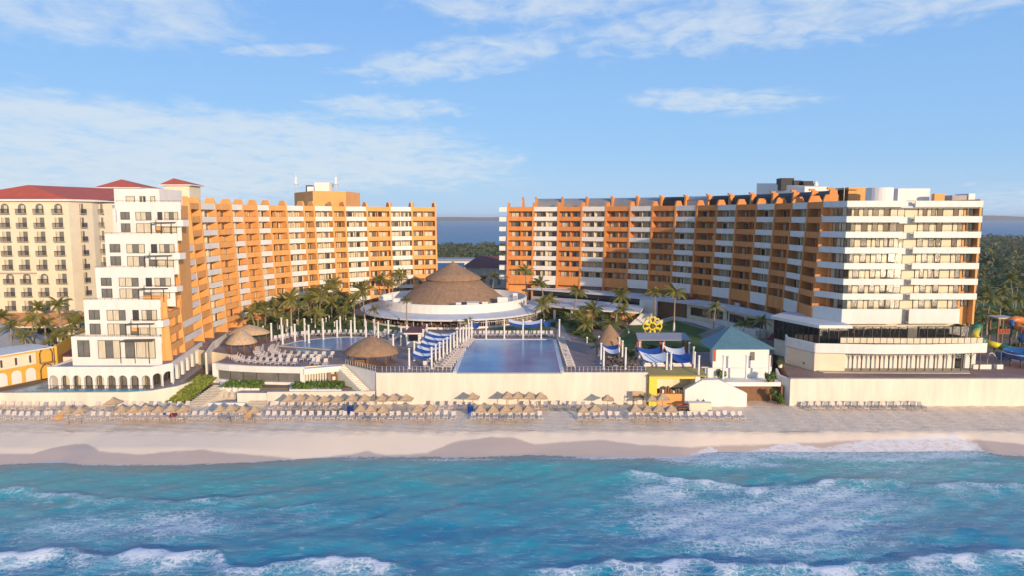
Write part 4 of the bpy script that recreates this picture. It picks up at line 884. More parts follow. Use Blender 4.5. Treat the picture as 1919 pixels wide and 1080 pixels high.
m = MB(); m.face([(-36.1, 120.8, 4.2), (-30, 121.95, 4.2), (-30, 121.95, 6.7), (-36.1, 120.8, 6.7)], 'blackglass'); m.build('painted_shade_doorway', T)  # black sheet across the porch back, its shade put into the colour
# ---------------------------------------------------------------- thatched restaurant
DC = (-15.6, 183.0)
T = thing('thatched_restaurant', 'round restaurant under a huge conical brown thatched roof with a white ring canopy', 'restaurant', (*DC, 7.6))
m = MB(); m.lathe(*DC, [(14.6, 11.0), (14.3, 11.5), (12.2, 13.2), (9.5, 15.4), (7.0, 17.35), (6.35, 17.7)], 'thatch', 72, jit=.012); RT = m.build('thatch_roof', T)
m = MB(); m.lathe(*DC, [(7.3, 17.5), (7.25, 17.95), (5.2, 19.2), (2.6, 20.7), (.25, 22.0), (.05, 22.3)], 'thatch', 60, jit=.012); m.build('thatch_cap', RT)
m = MB(); m.lathe(*DC, [(19.5, 10.5), (19.5, 12.75), (19.2, 12.8), (19.15, 11.2), (14, 11.2)], 'white', 72, smooth=False); m.build('parapet_ring', T)
m = MB(); m.lathe(*DC, [(19.49, 10.65), (21.5, 10.45), (24.2, 10.0), (24.3, 9.6), (24.0, 9.6), (19.5, 10.1), (14, 10.1)], 'roofwhite', 80, smooth=False); m.build('ring_canopy', T)
m = MB(); m.lathe(*DC, [(16, 7.6), (16, 10.1)], 'wood', 60); m.build('inner_wall', T)
pil = Parts('column', T)
for i in range(30):
    th = -PI*.98+PI*.96*i/29; x, y = DC[0]+21.8*math.cos(th), DC[1]+21.8*math.sin(th); m = MB(); m.lathe(x, y, [(.16, 7.6), (.16, 10.2)], 'concrete', 8); pil.mb(m, 0)
pil.done()
m = MB(); m.lathe(*DC, [(23.4, 7.6), (23.4, 8.05), (23.2, 8.05), (23.2, 7.6)], 'white', 60, -PI*.95, -.12, smooth=False); m.build('low_wall', T)
m = MB()
for i in range(60):
    th = lerp(-PI*.46, -.14, i/59); x, y = DC[0]+23.3*math.cos(th), DC[1]+23.3*math.sin(th); m.tube([(x, y, 8.05), (x, y, 9.05)], .045, 'white', 5)
m.tube([(DC[0]+23.3*math.cos(lerp(-PI*.46, -.14, i/40)), DC[1]+23.3*math.sin(lerp(-PI*.46, -.14, i/40)), 9.05) for i in range(41)], .06, 'white', 6); m.build('balustrade', T)
m = MB()
for i in range(46):
    th = random.uniform(-PI*.95, -.1); r = random.uniform(17.5, 22.5); x, y = DC[0]+r*math.cos(th), DC[1]+r*math.sin(th)
    m.lathe(x, y, [(.5, 8.3), (.5, 8.36), (.01, 8.37)], 'wood', 8); m.lathe(x, y, [(.06, 7.6), (.06, 8.3)], 'frame', 5)
    for a in range(4): xx, yy = x+.75*math.cos(a*PI/2+i), y+.75*math.sin(a*PI/2+i); m.box(xx-.2, xx+.2, yy-.2, yy+.2, 7.95, 8.03, 'wood'); m.box(xx-.2, xx+.2, yy-.02, yy+.02, 8.03, 8.5, 'wood')
m.build('dining_tables', T, kind='stuff')
pil = Parts('air_conditioner', T)
for (px, w_, h_) in ((728, 2.2, 2.0), (752, 1.5, 1.6), (772, 2.8, 1.0), (868, 1.2, 1.2), (893, 3.0, 1.5), (914, 1.4, 1.0), (945, 2.6, 1.9), (968, 1.2, 2.4)):
    dx = (px-848)/1300*178; yy = DC[1]-math.sqrt(max(4, 17.2**2-dx*dx)); xx = DC[0]+dx; m = MB(); m.box(xx-w_/2, xx+w_/2, yy-.7, yy+.7, 11.2, 12.2+h_*.8, random.choice(['white', 'white', 'concrete'])); m.box(xx-w_/2+.1, xx+w_/2-.1, yy-.72, yy-.701, 11.6, 12+h_*.6, 'plasticgrey' if w_ < 1.5 else 'white'); pil.mb(m, 0)
pil.done()
# ---------------------------------------------------------------- lobby building with flat white roofs along the right wing
T = thing('lobby_building', 'long low lobby with flat white roofs curving along the foot of the right wing', 'lobby', (45, 165, 7.6))
def inner(i, d): q, t, nn = offs(PR, TR, i, d); return (q.x, q.y)
fe = [G(988, 541, 12.6)[:2], G(1075, 547, 12.6)[:2], G(1150, 553, 12.6)[:2], G(1212, 560, 12.6)[:2], G(1281, 567, 12.6)[:2], G(1356, 578, 12.6)[:2], G(1390, 587, 12.6)[:2], G(1428, 592, 12.6)[:2], (57.2, 140.5)]
bk = [inner(i, -1.6) for i in (14, 13, 12, 10, 9, 7, 5, 3, 1)]
m = MB()
for i in range(len(fe)-1):
    a, b_, c, d = fe[i], fe[i+1], bk[len(bk)-2-i], bk[len(bk)-1-i]
    m.hexa([(*a, 12.1), (*b_, 12.1), (*c, 12.3), (*d, 12.3), (*a, 12.6), (*b_, 12.6), (*c, 12.8), (*d, 12.8)], 'roofwhite')
LR = m.build('roof', T)
m = MB()
for i in range(len(fe)-1):
    a = Vector(fe[i]); b_ = Vector(fe[i+1]); t = (b_-a).normalized(); n = Vector((-t.y, t.x)); a = a+n*1.2; b_ = b_+n*1.2
    kk = 'blackglass' if i in (0, 1, 2) else ('wood' if i == 3 else 'cream')
    m.face([(a.x, a.y, 7.6), (b_.x, b_.y, 7.6), (b_.x, b_.y, 12.09), (a.x, a.y, 12.09)], kk)
m.build('wall', T)
m = MB(); a = Vector(fe[4]); b_ = Vector(fe[7])
for i in (4, 5, 6):
    p = Vector(fe[i]); q = Vector(fe[i+1]); t = (q-p).normalized(); n = Vector((-t.y, t.x))
    p = p+n*1.14; q = q+n*1.14; s0, s1 = p.lerp(q, .12), p.lerp(q, .90); glassrun(m, (s0.x, s0.y), (s1.x, s1.y), 3, 9.4, 11.4, 'glass')
m.build('window', T)
for (px, py, w_, d_, h_, k) in ((1290, 556, 7, 2.2, .7, 'whitefab'), (1285, 562, 4.5, 1.2, .5, 'maroon'), (1370, 560, 2, .5, .4, 'white'), (1400, 570, 4, .4, .5, 'white'), (1420, 565, .6, 5, .5, 'white'), (1445, 575, 6, .5, .5, 'white'), (1380, 572, .5, 4, .5, 'white'), (1215, 545, 3.5, 1.5, 1.0, 'concrete'), (1085, 539, 3, 2, .9, 'white'), (1140, 541, 3.4, 1.6, 1.0, 'whitefab')):
    x, y, z = G(px, py, 12.8); m = MB(); m.box(x-w_/2, x+w_/2, y-d_/2, y+d_/2, 12.5, 12.85+h_, k); m.build('roof_duct', LR)
for px, py, k in ((1044, 527, 'white'), (1143, 532, 'white')):
    x, y, z = G(px, py, 12.9); m = MB(); m.tube([(x-1.9, y, 12.6), (x-1.7, y, 13.9), (x-.6, y, 14.7), (x+.7, y, 14.6), (x+1.6, y, 13.6), (x+1.7, y, 12.6)], .55, k, 8); m.build('roof_duct', LR)
low = [G(992, 567, 10.6)[:2], G(1022, 573, 10.6)[:2], G(1100, 581, 10.6)[:2], G(1200, 586, 10.6)[:2], G(1208, 574, 10.6)[:2], G(1100, 563, 10.6)[:2], G(998, 556, 10.6)[:2]]
m = MB(); m.prism(low, 10.2, 10.6, 'white', 'roofwhite'); m.build('lower_roof', T)
m = MB()
for px in (1040, 1072, 1132, 1168, 1180):
    x, y, z = G(px, 588, 9.6); m.lathe(x, y+1.5, [(.32, 7.6), (.32, 10.2)], 'white', 12)
m.build('porch_columns', T, kind='stuff')
m = MB(); p = [Vector(q) for q in low[:4]]
for a, b_ in zip(p, p[1:]): m.face([(a.x, a.y+5, 7.6), (b_.x, b_.y+5, 7.6), (b_.x, b_.y+5, 10.2), (a.x, a.y+5, 10.2)], 'tanorange')
m.build('inner_wall', T)
x, y, z = G(1216, 600, 7.6); m = MB(); m.hexa([(x-2, y+2.4, 7.6), (x+2.2, y+.6, 7.6), (x+2.8, y+3, 7.6), (x-1.2, y+6, 7.6), (x-2, y+2.4, 12.09), (x+2.2, y+.6, 12.09), (x+2.8, y+3, 12.09), (x-1.2, y+6, 12.09)], 'white'); m.build('entrance_wall', T)
# curved white walls around the lawn
m = MB(); pts = [G(1230, 610, 7.7), G(1262, 600, 7.7), G(1300, 606, 7.7), G(1345, 620, 7.7), G(1400, 634, 7.7), G(1420, 640, 7.7)]
for a, b_ in zip(pts, pts[1:]): m.bar((a[0], a[1], 8.1), (b_[0], b_[1], 8.1), .4, .9, 'white')
single(m, 'lawn_wall', 'low curved white wall around the sunken lawn', 'wall', pts[2])
m = MB(); pts = [G(1300, 594, 8.4), G(1345, 606, 8.4), G(1400, 622, 8.4), G(1425, 630, 8.4)]
for a, b_ in zip(pts, pts[1:]): m.bar((a[0], a[1], 8.6), (b_[0], b_[1], 8.6), 2.4, 1.9, 'white')
single(m, 'stepped_walk', 'long white ramped walk below the lobby windows', 'walkway', pts[1])
x, y, z = G(1200, 610, 7.6); stairs('white_stairs', 'white open stairs left of the yellow ring sculpture', (x-2.6, y, 7.6), (x+1.2, y+4.5, 9.8), (2.6, -.6), 10, 'white')
# ---------------------------------------------------------------- cream hotel with red roof, far left
T = thing('neighbour_hotel', 'cream hotel with arched windows and red hipped roof at the far left', 'hotel building', (-115, 165, 4.5))
yf = 165.0; zE = D(60, 374, yf)[2]; xc_ = D(129, 400, yf)[0]; xl = -150.0
sx1, sy1 = D(174, 400, 171.5)[0], 171.5
m = MB(); m.prism([(xl, yf), (xc_, yf), (sx1, sy1), (sx1, 215), (xl, 215)], 4.5, zE-.3, 'cream')
m.prism([(sx1-.1, 174), (D(232, 400, 180)[0], 180), (D(232, 400, 180)[0], 215), (sx1-.1, 215)], 4.5, zE-.6, 'cream')
m.box(xl, xc_-8.5, yf-.35, yf, zE-17.5, zE-17.2, 'concrete'); m.box(xc_-8.6, xc_-7.9, yf-.3, yf-.001, 4.5, zE-17.6, 'cream')
m.build('wall', T)
m = MB(); m.prism([(xl, yf-.9), (xc_+.5, yf-.9), (sx1+1, sy1-.4), (D(235, 400, 181)[0], 179.6), (D(340, 400, 200)[0], 200), (D(340, 400, 200)[0], 216), (xl, 216)], zE-.298, zE+.2, 'white')
rz = zE+.203; ap0 = D(52, 346, 176); ap1 = D(112, 346, 184); ap2 = D(212, 350, 198); ap3 = D(330, 374, 206)
e0 = (xl, yf-1, rz); e1 = (xc_+.6, yf-1, rz); e2 = (sx1+1.1, sy1-.5, rz); e3 = (D(300, 400, 190)[0], 189, rz); e4 = (D(343, 400, 200)[0], 200, rz-1)
zr_ = ap0[2]
m.face([(xl, yf-1, rz), e1, (ap1[0], 184, zr_), (ap0[0], 176, zr_), (xl+10, 176, zr_-3)], 'redroof'); m.face([e1, e2, e3, (ap2[0], 198, zr_), (ap1[0], 184, zr_)], 'redroof'); m.face([e3, e4, (ap3[0], 206, zr_-3.5), (ap2[0], 198, zr_)], 'redroof')
m.face([(xl, 216, rz), (xl+10, 176, zr_-3), (ap0[0], 176, zr_), (ap1[0], 184, zr_), (ap2[0], 198, zr_), (ap3[0], 206, zr_-3.5), (e4[0], 216, rz-1)], 'redroof')
m.build('roof', T)
def bwin(arch, wd=1.9, ht=2.3, shut=False):
    m = MB(); a = wd/2
    if arch:
        pts = [(-a, 0), (a, 0)]+[(a*math.cos(PI*j/8), ht-a*.9+a*.9*math.sin(PI*j/8)) for j in range(9)]
        m.face([(x, -.05, z) for x, z in pts], 'glassgrey'); m.face([(-a*.2, -.07, .1), (a*.6, -.07, .1), (a*.6, -.07, ht*.8), (-a*.2, -.07, ht*.8)], 'curtain' if not shut else 'glass')
    else:
        m.face([(-a*.1, -.05, 0), (a, -.05, 0), (a, -.05, ht), (-a*.1, -.05, ht)], 'glassgrey'); m.box(-a, -a*.92, -.1, 0, 0, ht, 'wood')
        m.face([(-a*.85, -.04, 0), (-a*.12, -.04, 0), (-a*.12, -.04, ht), (-a*.85, -.04, ht)], 'curtain')
    for x in [(-a-.25)+i*(wd+.5)/9 for i in range(10)]: m.box(x-.03, x+.03, -.72, -.66, -.05, 1.0, 'frame')
    m.box(-a-.28, a+.28, -.75, -.63, .95, 1.05, 'frame'); m.box(-a-.28, a+.28, -.75, -.04, -.2, -.05, 'concrete')
    return m
wn_ = Parts('balcony_window', T); B1 = bwin(True); B2 = bwin(False); B3 = bwin(False, 1.0, 2.3)
B1m, B2m, B3m = [(b, b.mesh('balcony_window')) for b in (B1, B2, B3)]
xs_ = [D(p, 400, yf)[0] for p in (10, 42, 75, 110)]; st = xs_[1]-xs_[0]
cols_ = [xs_[0]-st*2, xs_[0]-st]+xs_
for r in range(8):
    z = D(60, 399+r*26.2, yf)[2]
    for j, x in enumerate(cols_):
        am = B1m if (r == 0 or (r == 5 and j < 5)) else B2m
        wn_.items.append(('w', am, Matrix.Translation((x, yf-.01-(.0), z)), abs(x)))
    for f_ in (.52,):
        q = Vector((xc_, yf)).lerp(Vector((sx1, sy1)), f_); rt = math.atan2(sy1-yf, sx1-xc_); wn_.items.append(('w', B3m, Matrix.Translation((q.x, q.y, z)) @ Matrix.Rotation(rt, 4, 'Z'), 90))
    for px in (184, 200, 215):
        q = D(px, 400, 177); wn_.items.append(('w', B1m if False else B3m, Matrix.Translation((q[0], lerp(174, 180, (q[0]-sx1)/(D(232, 400, 180)[0]-sx1))-.02, z)) @ Matrix.Rotation(.3, 4, 'Z'), 80))
wn_.done()
for (px0, px1, pe, pa, y, k) in ((300, 357, 347, 337, 215, 'tower'), (178, 262, 352, 338, 235, 'hip')):
    a, b_ = D(px0, pe, y), D(px1, pe, y); apx = D((px0+px1)/2-(0 if k == 'hip' else 2), pa, y+5); w_ = b_[0]-a[0]
    m = MB(); m.box(a[0]+.8, b_[0]-.8, y+.8, y+w_-.8, 25, a[2], 'cream'); m.box(a[0]-.2, b_[0]+.2, y-.2, y+w_+.2, a[2]+.003, a[2]+.3, 'white'); q = [(a[0]-.2, y-.2), (b_[0]+.2, y-.2), (b_[0]+.2, y+w_+.2), (a[0]-.2, y+w_+.2)]
    for (p, r) in zip(q, q[1:]+q[:1]): m.face([(*p, a[2]+.303), (*r, a[2]+.303), (apx[0], y+w_/2, apx[2]+.6)], 'redroof')
    m.build('roof_tower', T)
m = MB(); m.prism([(-150, 158), (-104, 158), (-102, 164.9), (-150, 164.9)], 4.5, 9.0, 'cream'); m.hexa([(-151, 156.5, 9.0), (-103, 156.5, 9.0), (-101.5, 164.8, 10.6), (-151, 164.8, 10.6), (-151, 156.5, 9.2), (-103, 156.5, 9.2), (-101.5, 164.8, 10.85), (-151, 164.8, 10.85)], 'tanorange'); m.build('tiled_porch', T)
m = MB(); m.face([(-150, 157.95, 4.6), (-105, 157.95, 4.6), (-105, 157.95, 8.2), (-150, 157.95, 8.2)], 'blackglass'); m.build('porch_windows', T)
# low yellow building at the left edge
T = thing('yellow_beach_club', 'low ochre yellow building with white arched niches at the left edge', 'beach club', (-88, 118, 4.5))
pA, pB = Vector((-92.5, 108.2)), Vector((-84.2, 125.5)); t_ = (pB-pA).normalized()
m = MB(); n_ = Vector((t_.y, -t_.x))
def Y_(s, o, z): q = pA+t_*s+n_*o; return (q.x, q.y, z)
Lw = (pB-pA).length
m.hexa([Y_(0, 0, 2), Y_(Lw, 0, 2), Y_(Lw, -7, 2), Y_(0, -7, 2), Y_(0, 0, 9.9), Y_(Lw, 0, 9.9), Y_(Lw, -7, 9.9), Y_(0, -7, 9.9)], 'yellow')
m.hexa([Y_(-1, .15, 7.5), Y_(Lw-3.2, .15, 7.5), Y_(Lw-3.2, .002, 7.5), Y_(-1, .002, 7.5), Y_(-1, .15, 9.6), Y_(Lw-3.2, .15, 9.6), Y_(Lw-3.2, .002, 9.6), Y_(-1, .002, 9.6)], 'cream')
m.hexa([Y_(-1, .35, 9.9), Y_(Lw, .35, 9.9), Y_(Lw, -7, 9.91), Y_(-1, -7, 9.91), Y_(-1, .35, 10.1), Y_(Lw, .35, 10.1), Y_(Lw, -7, 10.11), Y_(-1, -7, 10.11)], 'white'); m.build('wall', T)
for i in range(7):
    s = Lw-4.2-i*2.35; m = MB(); pts = [(-.85, 4.6), (.85, 4.6)]+[(.85*math.cos(PI*j/8), 6.1+.85*math.sin(PI*j/8)) for j in range(9)]; m.face([Y_(s+x, .03, z) for x, z in pts], 'white'); m.build('arched_niche', T)
    m = MB(); m.hexa([Y_(s-.17, .18, 7.9), Y_(s+.17, .18, 7.9), Y_(s+.17, .151, 7.9), Y_(s-.17, .151, 7.9), Y_(s-.17, .18, 9.2), Y_(s+.17, .18, 9.2), Y_(s+.17, .151, 9.2), Y_(s-.17, .151, 9.2)], 'frame'); m.build('slot_window', T)
for z0 in (5.0, 8.0):
    s = Lw-1.4; m = MB(); m.tube([Y_(s+1.1*math.cos(PI*j/10), .08, z0+.9+1.2*math.sin(PI*j/10)) for j in range(11)], .09, 'frame', 6); m.tube([Y_(s-1.1, .08, z0+.9), Y_(s-1.1, .08, z0-.6)], .09, 'frame', 6); m.tube([Y_(s+1.1, .08, z0+.9), Y_(s+1.1, .08, z0-.6)], .09, 'frame', 6)
    m.bar(Y_(s-1.2, .5, z0-.6), Y_(s+1.2, .5, z0-.6), .6, .2, 'terracotta'); m.build('arched_doorway', T)
wallrun('garden_wall', 'ochre yellow wall sloping back beside the palms of the cream hotel', [(-84.1, 125.6, 4.5, 10.2), (-92, 150, 4.5, 10.4)][::-1], .4, 'yellow')
m = MB(); cx, cy, cz = G(20, 660, 8.2); zt_ = 13.0
for i in range(8):
    a0, a1 = i*PI/4, (i+1)*PI/4; r = 8.5; m.face([(cx-4+r*math.cos(a0), cy+4+r*math.sin(a0), 8.9), (cx-4+r*math.cos(a1), cy+4+r*math.sin(a1), 8.9), (cx-4, cy+4, zt_)], 'greyfab')
for i in range(8): a0 = i*PI/4; m.tube([(cx-4+8.4*math.cos(a0), cy+4+8.4*math.sin(a0), 4.5), (cx-4+8.4*math.cos(a0), cy+4+8.4*math.sin(a0), 8.9)], .1, 'white', 6)
single(m, 'canvas_tent', 'pale grey pointed canvas tent behind the ochre yellow building', 'tent', (cx-4, cy+4, 4.5))
m = MB(); q = G(115, 690, 5.0); m.hexa([(-83.5, 126.2, 8.0), (-77.5, 126.2, 8.0), (-77.5, 138, 8.6), (-86.5, 138, 8.6), (-83.5, 126.2, 8.2), (-77.5, 126.2, 8.2), (-77.5, 138, 8.8), (-86.5, 138, 8.8)], 'darkred'); m.box(-83.2, -77.6, 126.5, 126.8, 4.5, 7.99, 'cream'); single(m, 'garden_shed', 'small dark red roofed building between the yellow wall and the stepped block', 'shed', (-80, 127, 4.5))
# ---------------------------------------------------------------- far buildings behind the thatched roof
T = thing('background_house', 'dark roofed villa seen over the slope of the big thatched roof', 'house', (-22, 290, 4.5))
a, b_ = D(872, 500, 285), D(935, 500, 285)
m = MB(); m.box(a[0], b_[0]+12, 285, 300, 4.5, D(900, 500, 285)[2], 'concrete'); m.build('wall', T)
m = MB(); x0, x1, z = a[0]-1, b_[0]+13, D(900, 500, 285)[2]+.003; m.hexa([(x0, 284, z), (x1, 284, z), (x1, 301, z), (x0, 301, z), (x0+6, 291, z+4.2), (x1-6, 291, z+4.2), (x1-6, 294, z+4.2), (x0+6, 294, z+4.2)], 'darkred'); m.build('roof', T)
for i in range(5): m = MB(); x = lerp(a[0]+1, b_[0], i/4); m.box(x-.7, x+.7, 284.9, 284.999, 6, 8.2, 'glassgrey'); m.build('window', T)
T = thing('background_house', 'long low blue and white building before the dark forest', 'house', (-35, 330, 4.5))
a, b_ = D(818, 490, 330), D(902, 490, 330); z = D(850, 488, 330)[2]
m = MB(); m.box(a[0]-6, b_[0], 330, 342, 4.5, z, 'whitefab'); m.box(a[0]-6, b_[0]-8, 329.6, 329.999, 6, z-1, 'slide_blue'); m.build('wall', T)
m = MB(); m.box(a[0]-7, b_[0]+.5, 329, 343, z+.003, z+.8, 'greyfab'); m.build('roof', T)
# ---------------------------------------------------------------- pools
zD = 7.6
g = MB(); ix = [(-9.3, 115.16), (8.15, 115.16), (8.75, 146), (-9.05, 146)]; g.prism(ix, zD-.5, zD+.045, 'pool'); setting(g, 'main_pool_water')
m = MB()
for a, b_ in ((ix[1], ix[2]), (ix[2], ix[3]), (ix[3], ix[0])): 
    a, b_ = Vector(a), Vector(b_); t = (b_-a).normalized(); n = Vector((t.y, -t.x))*.35; a2, b2 = a+n, b_+n; m.bar((a2.x, a2.y, zD+.06), (b2.x, b2.y, zD+.06), .7, .12, 'white')
m.box(-9.3, 8.15, 114.9, 115.155, zD-.03, zD+.03, 'plasticgrey'); single(m, 'pool_coping', 'white rim of the large rectangular swimming pool', 'pool edge', (0, 146, zD))
def G8(px): return [G(a, b_, zD)[:2] for a, b_ in px]
rp = G8([(522, 650), (560, 641), (600, 636), (650, 633), (700, 635), (728, 641), (738, 650), (735, 656), (700, 662), (640, 659), (580, 654)])
g = MB(); g.prism(rp[::-1], zD-.5, zD+.05, 'pool'); setting(g, 'lagoon_pool_water')
kp = G8([(555, 656), (628, 663), (620, 664), (600, 664.5), (565, 662), (554, 659)])
g = MB(); g.prism(kp[::-1], zD-.5, zD+.055, 'poolteal'); setting(g, 'paddling_pool_water')
m = MB(); cl_ = [Vector(p) for p in rp]+[Vector(rp[0])]
for a, b_ in zip(cl_, cl_[1:]): m.bar((a.x, a.y, zD+.06), (b_.x, b_.y, zD+.06), .5, .13, 'stone')
single(m, 'pool_coping', 'pale rim of the curved lagoon pool beside the loungers', 'pool edge', (*rp[0], zD))
g = MB(); g.prism(G8([(536, 661), (560, 663.5), (556, 656), (545, 655)]), zD-.2, zD+.03, 'terracotta'); setting(g, 'sunken_paving')
# garden paths and planting beds behind the pools
g = MB(); g.prism(G8([(1040, 640), (1070, 640), (1055, 612), (1035, 600), (1028, 601), (1045, 615)]), zD, zD+.1, 'paving'); setting(g, 'garden_path')
# ---------------------------------------------------------------- white columns
m = MB(); m.lathe(0, 0, [(.26, 0), (.26, .12), (.17, .14), (.17, 3.6), (.22, 3.65), (.22, 3.8), (.001, 3.82)], 'white', 12)
colp = Proto(single(m, 'white_column', 'plain white column', 'column', (0, 0, 0)))
def cols(pts, label, group, h=3.8, z=zD):
    for p in pts: colp.put((*G(p[0], p[1], z)[:2], z), 0, (1, 1, h/3.8), label, group)
cols([(lerp(811, 884, (i/13)**.80 if 0 else i/13), 0) for i in range(0)], '', '')
la = G(809, 692, zD); lb = G(884, 636, zD)
for i in range(13): p = [lerp(la[j], lb[j], i/12) for j in (0, 1)]; colp.put((*p, zD), 0, (1, 1, 1.0), 'white column in the row along the left side of the rectangular pool', 'columns beside the pool lane')
la = G(767, 692, zD); lb = G(800, 640, zD)
for i in range(5): p = [lerp(la[j], lb[j], i/4) for j in (0, 1)]; colp.put((*p, zD), 0, (1, 1, .95), 'white column carrying the left corners of the blue sails', 'columns under the blue sails')
for px in (878, 911, 945, 980, 1014, 1048): colp.put((*G(px, 635.5, zD)[:2], zD), 0, (1, 1, 1.1), 'white column behind the far rim of the rectangular pool', 'columns behind the rectangular pool')
for px, py in ((509, 640), (530, 646), (553, 642), (579, 644), (539, 632), (606, 637), (632, 634), (658, 634), (686, 635), (528, 628), (571, 630), (638, 626), (665, 628), (701, 632), (728, 634), (752, 648), (737, 664), (572, 641), (709, 637), (605, 630)): colp.put((*G(px, py, zD)[:2], zD), 0, (1.15, 1.15, 1.0), 'white column standing around the curved lagoon pool', 'columns around the lagoon pool')
for px, py in ((1122, 668), (1126, 683), (1131, 693), (1160, 671), (1166, 678), (1172, 693)): colp.put((*G(px, py, zD)[:2], zD), 0, (1, 1, 1.0), 'white column by the conical thatched hut', 'columns by the conical hut')
for px, py in ((1198, 676), (1242, 678), (1249, 700), (1257, 700), (1291, 678), (1301, 698), (1309, 706), (1299, 687)): colp.put((*G(px, py, 7.2)[:2], 7.2), 0, (1, 1, .92), 'white column by the lounge beds below the red post pergola', 'columns by the lounge beds')
for px in (1355, 1398, 1441): colp.put((*G(px, 711, 6.6)[:2], 6.6), 0, (1, 1, 1.05), 'white column in front of the blue roofed pavilion', 'columns before the pavilion')
# ---------------------------------------------------------------- shade sails
def sail(name, label, c4, k1, k2, group):
    m = MB(); a = [Vector(p) for p in c4]; n = 8
    def P(u, v):
        p = a[0].lerp(a[1], u).lerp(a[3].lerp(a[2], u), v); p.z -= .55*(1-(2*u-1)**2)*1.0; return p
    for i in range(n):
        for j in range(n): m.face([P(i/n, j/n), P((i+1)/n, j/n), P((i+1)/n, (j+1)/n), P(i/n, (j+1)/n)], k1 if j < n/2 else k2, True)
    c = a[0].lerp(a[2], .5); return single(m, name, label, 'shade sail', tuple(c), group)
la = G(771, 690, zD); lb = G(806, 640, zD); ra = G(811, 690, zD); rb = G(862, 640, zD)
order = ['nearest', 'second nearest', 'middle', 'second farthest', 'farthest']
for i in range(5):
    f0, f1 = i/5+.03, i/5+.125; zz = zD+2.3
    q = [[lerp(s[j], e[j], f) for j in (0, 1)] for s, e, f in ((la, lb, f0), (ra, rb, f0), (ra, rb, f1), (la, lb, f1))]
    sail('shade_sail', '%s blue and white shade sail in the row left of the rectangular pool' % order[i], [(*q[0], zz-.35), (*q[1], zz-.45), (*q[2], zz+.02), (*q[3], zz+.12)], 'blue', 'whitefab', 'sails beside the pool lane')
def sailpx(label, px, z, k1, k2, dy=3):
    a = G(px[0], px[1], z); b_ = G(px[2], px[3], z); sail('shade_sail', label, [a, b_, (b_[0]+.3, b_[1]+dy, z+.9), (a[0]-.3, a[1]+dy, z+.9)], k1, k2, None)
sailpx('blue and white sail in front of the conical thatched hut', (1132, 656, 1160, 661), 9.6, 'whitefab', 'blue')
sailpx('deep blue sail under the red post pergola', (1198, 662, 1238, 664), 9.4, 'blue', 'blue', 2)
sailpx('white sail over the lounge bed on the left', (1206, 674, 1250, 677), 9.0, 'whitefab', 'whitefab')
sailpx('blue sail over the lounge bed on the right', (1260, 674, 1296, 678), 9.0, 'blue', 'blue')
sailpx('pale sail under the right half of the red post pergola', (1250, 660, 1284, 664), 9.3, 'whitefab', 'whitefab', 2)
sailpx('flat blue sail behind the left of the rectangular pool', (884, 612, 898, 613), 10.2, 'blue', 'blue', 2)
sailpx('white and dark blue sail behind the middle of the rectangular pool', (955, 610, 1012, 612), 9.8, 'blue', 'whitefab', 3)
sailpx('dark blue sail at the hedge behind the right pool corner', (1018, 609, 1032, 610), 9.8, 'blue', 'blue', 2)
# ---------------------------------------------------------------- thatched huts
def hut(name, label, cat, c, r, he, ha, n, k, posts, ell=1., z=zD, rot=0., side=None):
    T = thing(name, label, cat, (*c, z)); m = MB()
    m.lathe(*c, [(r*1.0, z+he-.45), (r*1.02, z+he-.25), (r*.62, z+lerp(he, ha, .46)), (r*.25, z+lerp(he, ha, .82)), (.02, z+ha)], k, n*3, rot, rot+2*PI, ell=ell, jit=.012); m.build('thatch_roof', T)
    for i in range(posts):
        a = 2*PI*i/posts+rot; x, y = c[0]+.84*r*math.cos(a), c[1]+.84*r*ell*math.sin(a); m = MB(); m.tube([(x, y, z), (x, y, z+he+.1)], .12, 'wood', 8); m.build('post', T)
    return T
h = hut('thatched_hut', 'large thatched hut at the corner above the slanting wall', 'thatched hut', (-25.2, 122.8), 5.0, 2.3, 5.0, 8, 'thatch', 8, .85)
m = MB(); m.box(-27.8, -25.4, 120.4, 121.1, zD, zD+1.05, 'wood'); m.box(-27.4, -25.9, 121.15, 121.3, zD+1.2, zD+1.9, 'tealroof'); m.build('bar_counter', h)
hut('thatched_hut', 'small straw thatched hut over the loungers at the left of the terrace', 'thatched hut', (-52.0, 131.5), 2.9, 2.5, 4.6, 6, 'straw', 6, .9)
hut('thatched_hut', 'steep conical thatched hut on the right of the pool deck', 'thatched hut', (18.4, 129.5), 2.75, 2.4, 6.0, 8, 'thatch', 6)
hut('thatched_hut', 'pale thatched canopy by the end of the arched arcade', 'thatched hut', (-54.8, 143), 4.2, 2.8, 4.2, 6, 'straw', 5, .8, z=7.2)
# swim-up bar / kiosk with dark red roof
x, y, z = G(775, 652, zD); T = thing('bar_kiosk', 'small white bar kiosk with a dark red flat roof left of the blue sails', 'kiosk', (x, y, zD))
m = MB(); m.box(x-1.5, x+1.5, y, y+3, zD, zD+1.1, 'white'); 
for dx, dy in ((-1.4, .1), (1.4, .1), (-1.4, 2.9), (1.4, 2.9)): m.box(x+dx-.15, x+dx+.15, y+dy-.1, y+dy+.1, zD+1.1, zD+2.7, 'white')
m.box(x-1.3, x+1.3, y+2.4, y+2.6, zD+1.1, zD+2.7, 'wood'); m.build('counter', T)
m = MB(); m.box(x-1.9, x+1.9, y-.4, y+7, zD+2.7, zD+2.95, 'white'); m.box(x-1.7, x+1.7, y-.2, y+6.8, zD+2.953, zD+3.15, 'darkred'); m.build('roof', T)
m = MB(); m.box(x-.85, x+.85, y-.06, y-.005, zD+1.3, zD+2.5, 'blackglass'); m.build('screen', T)
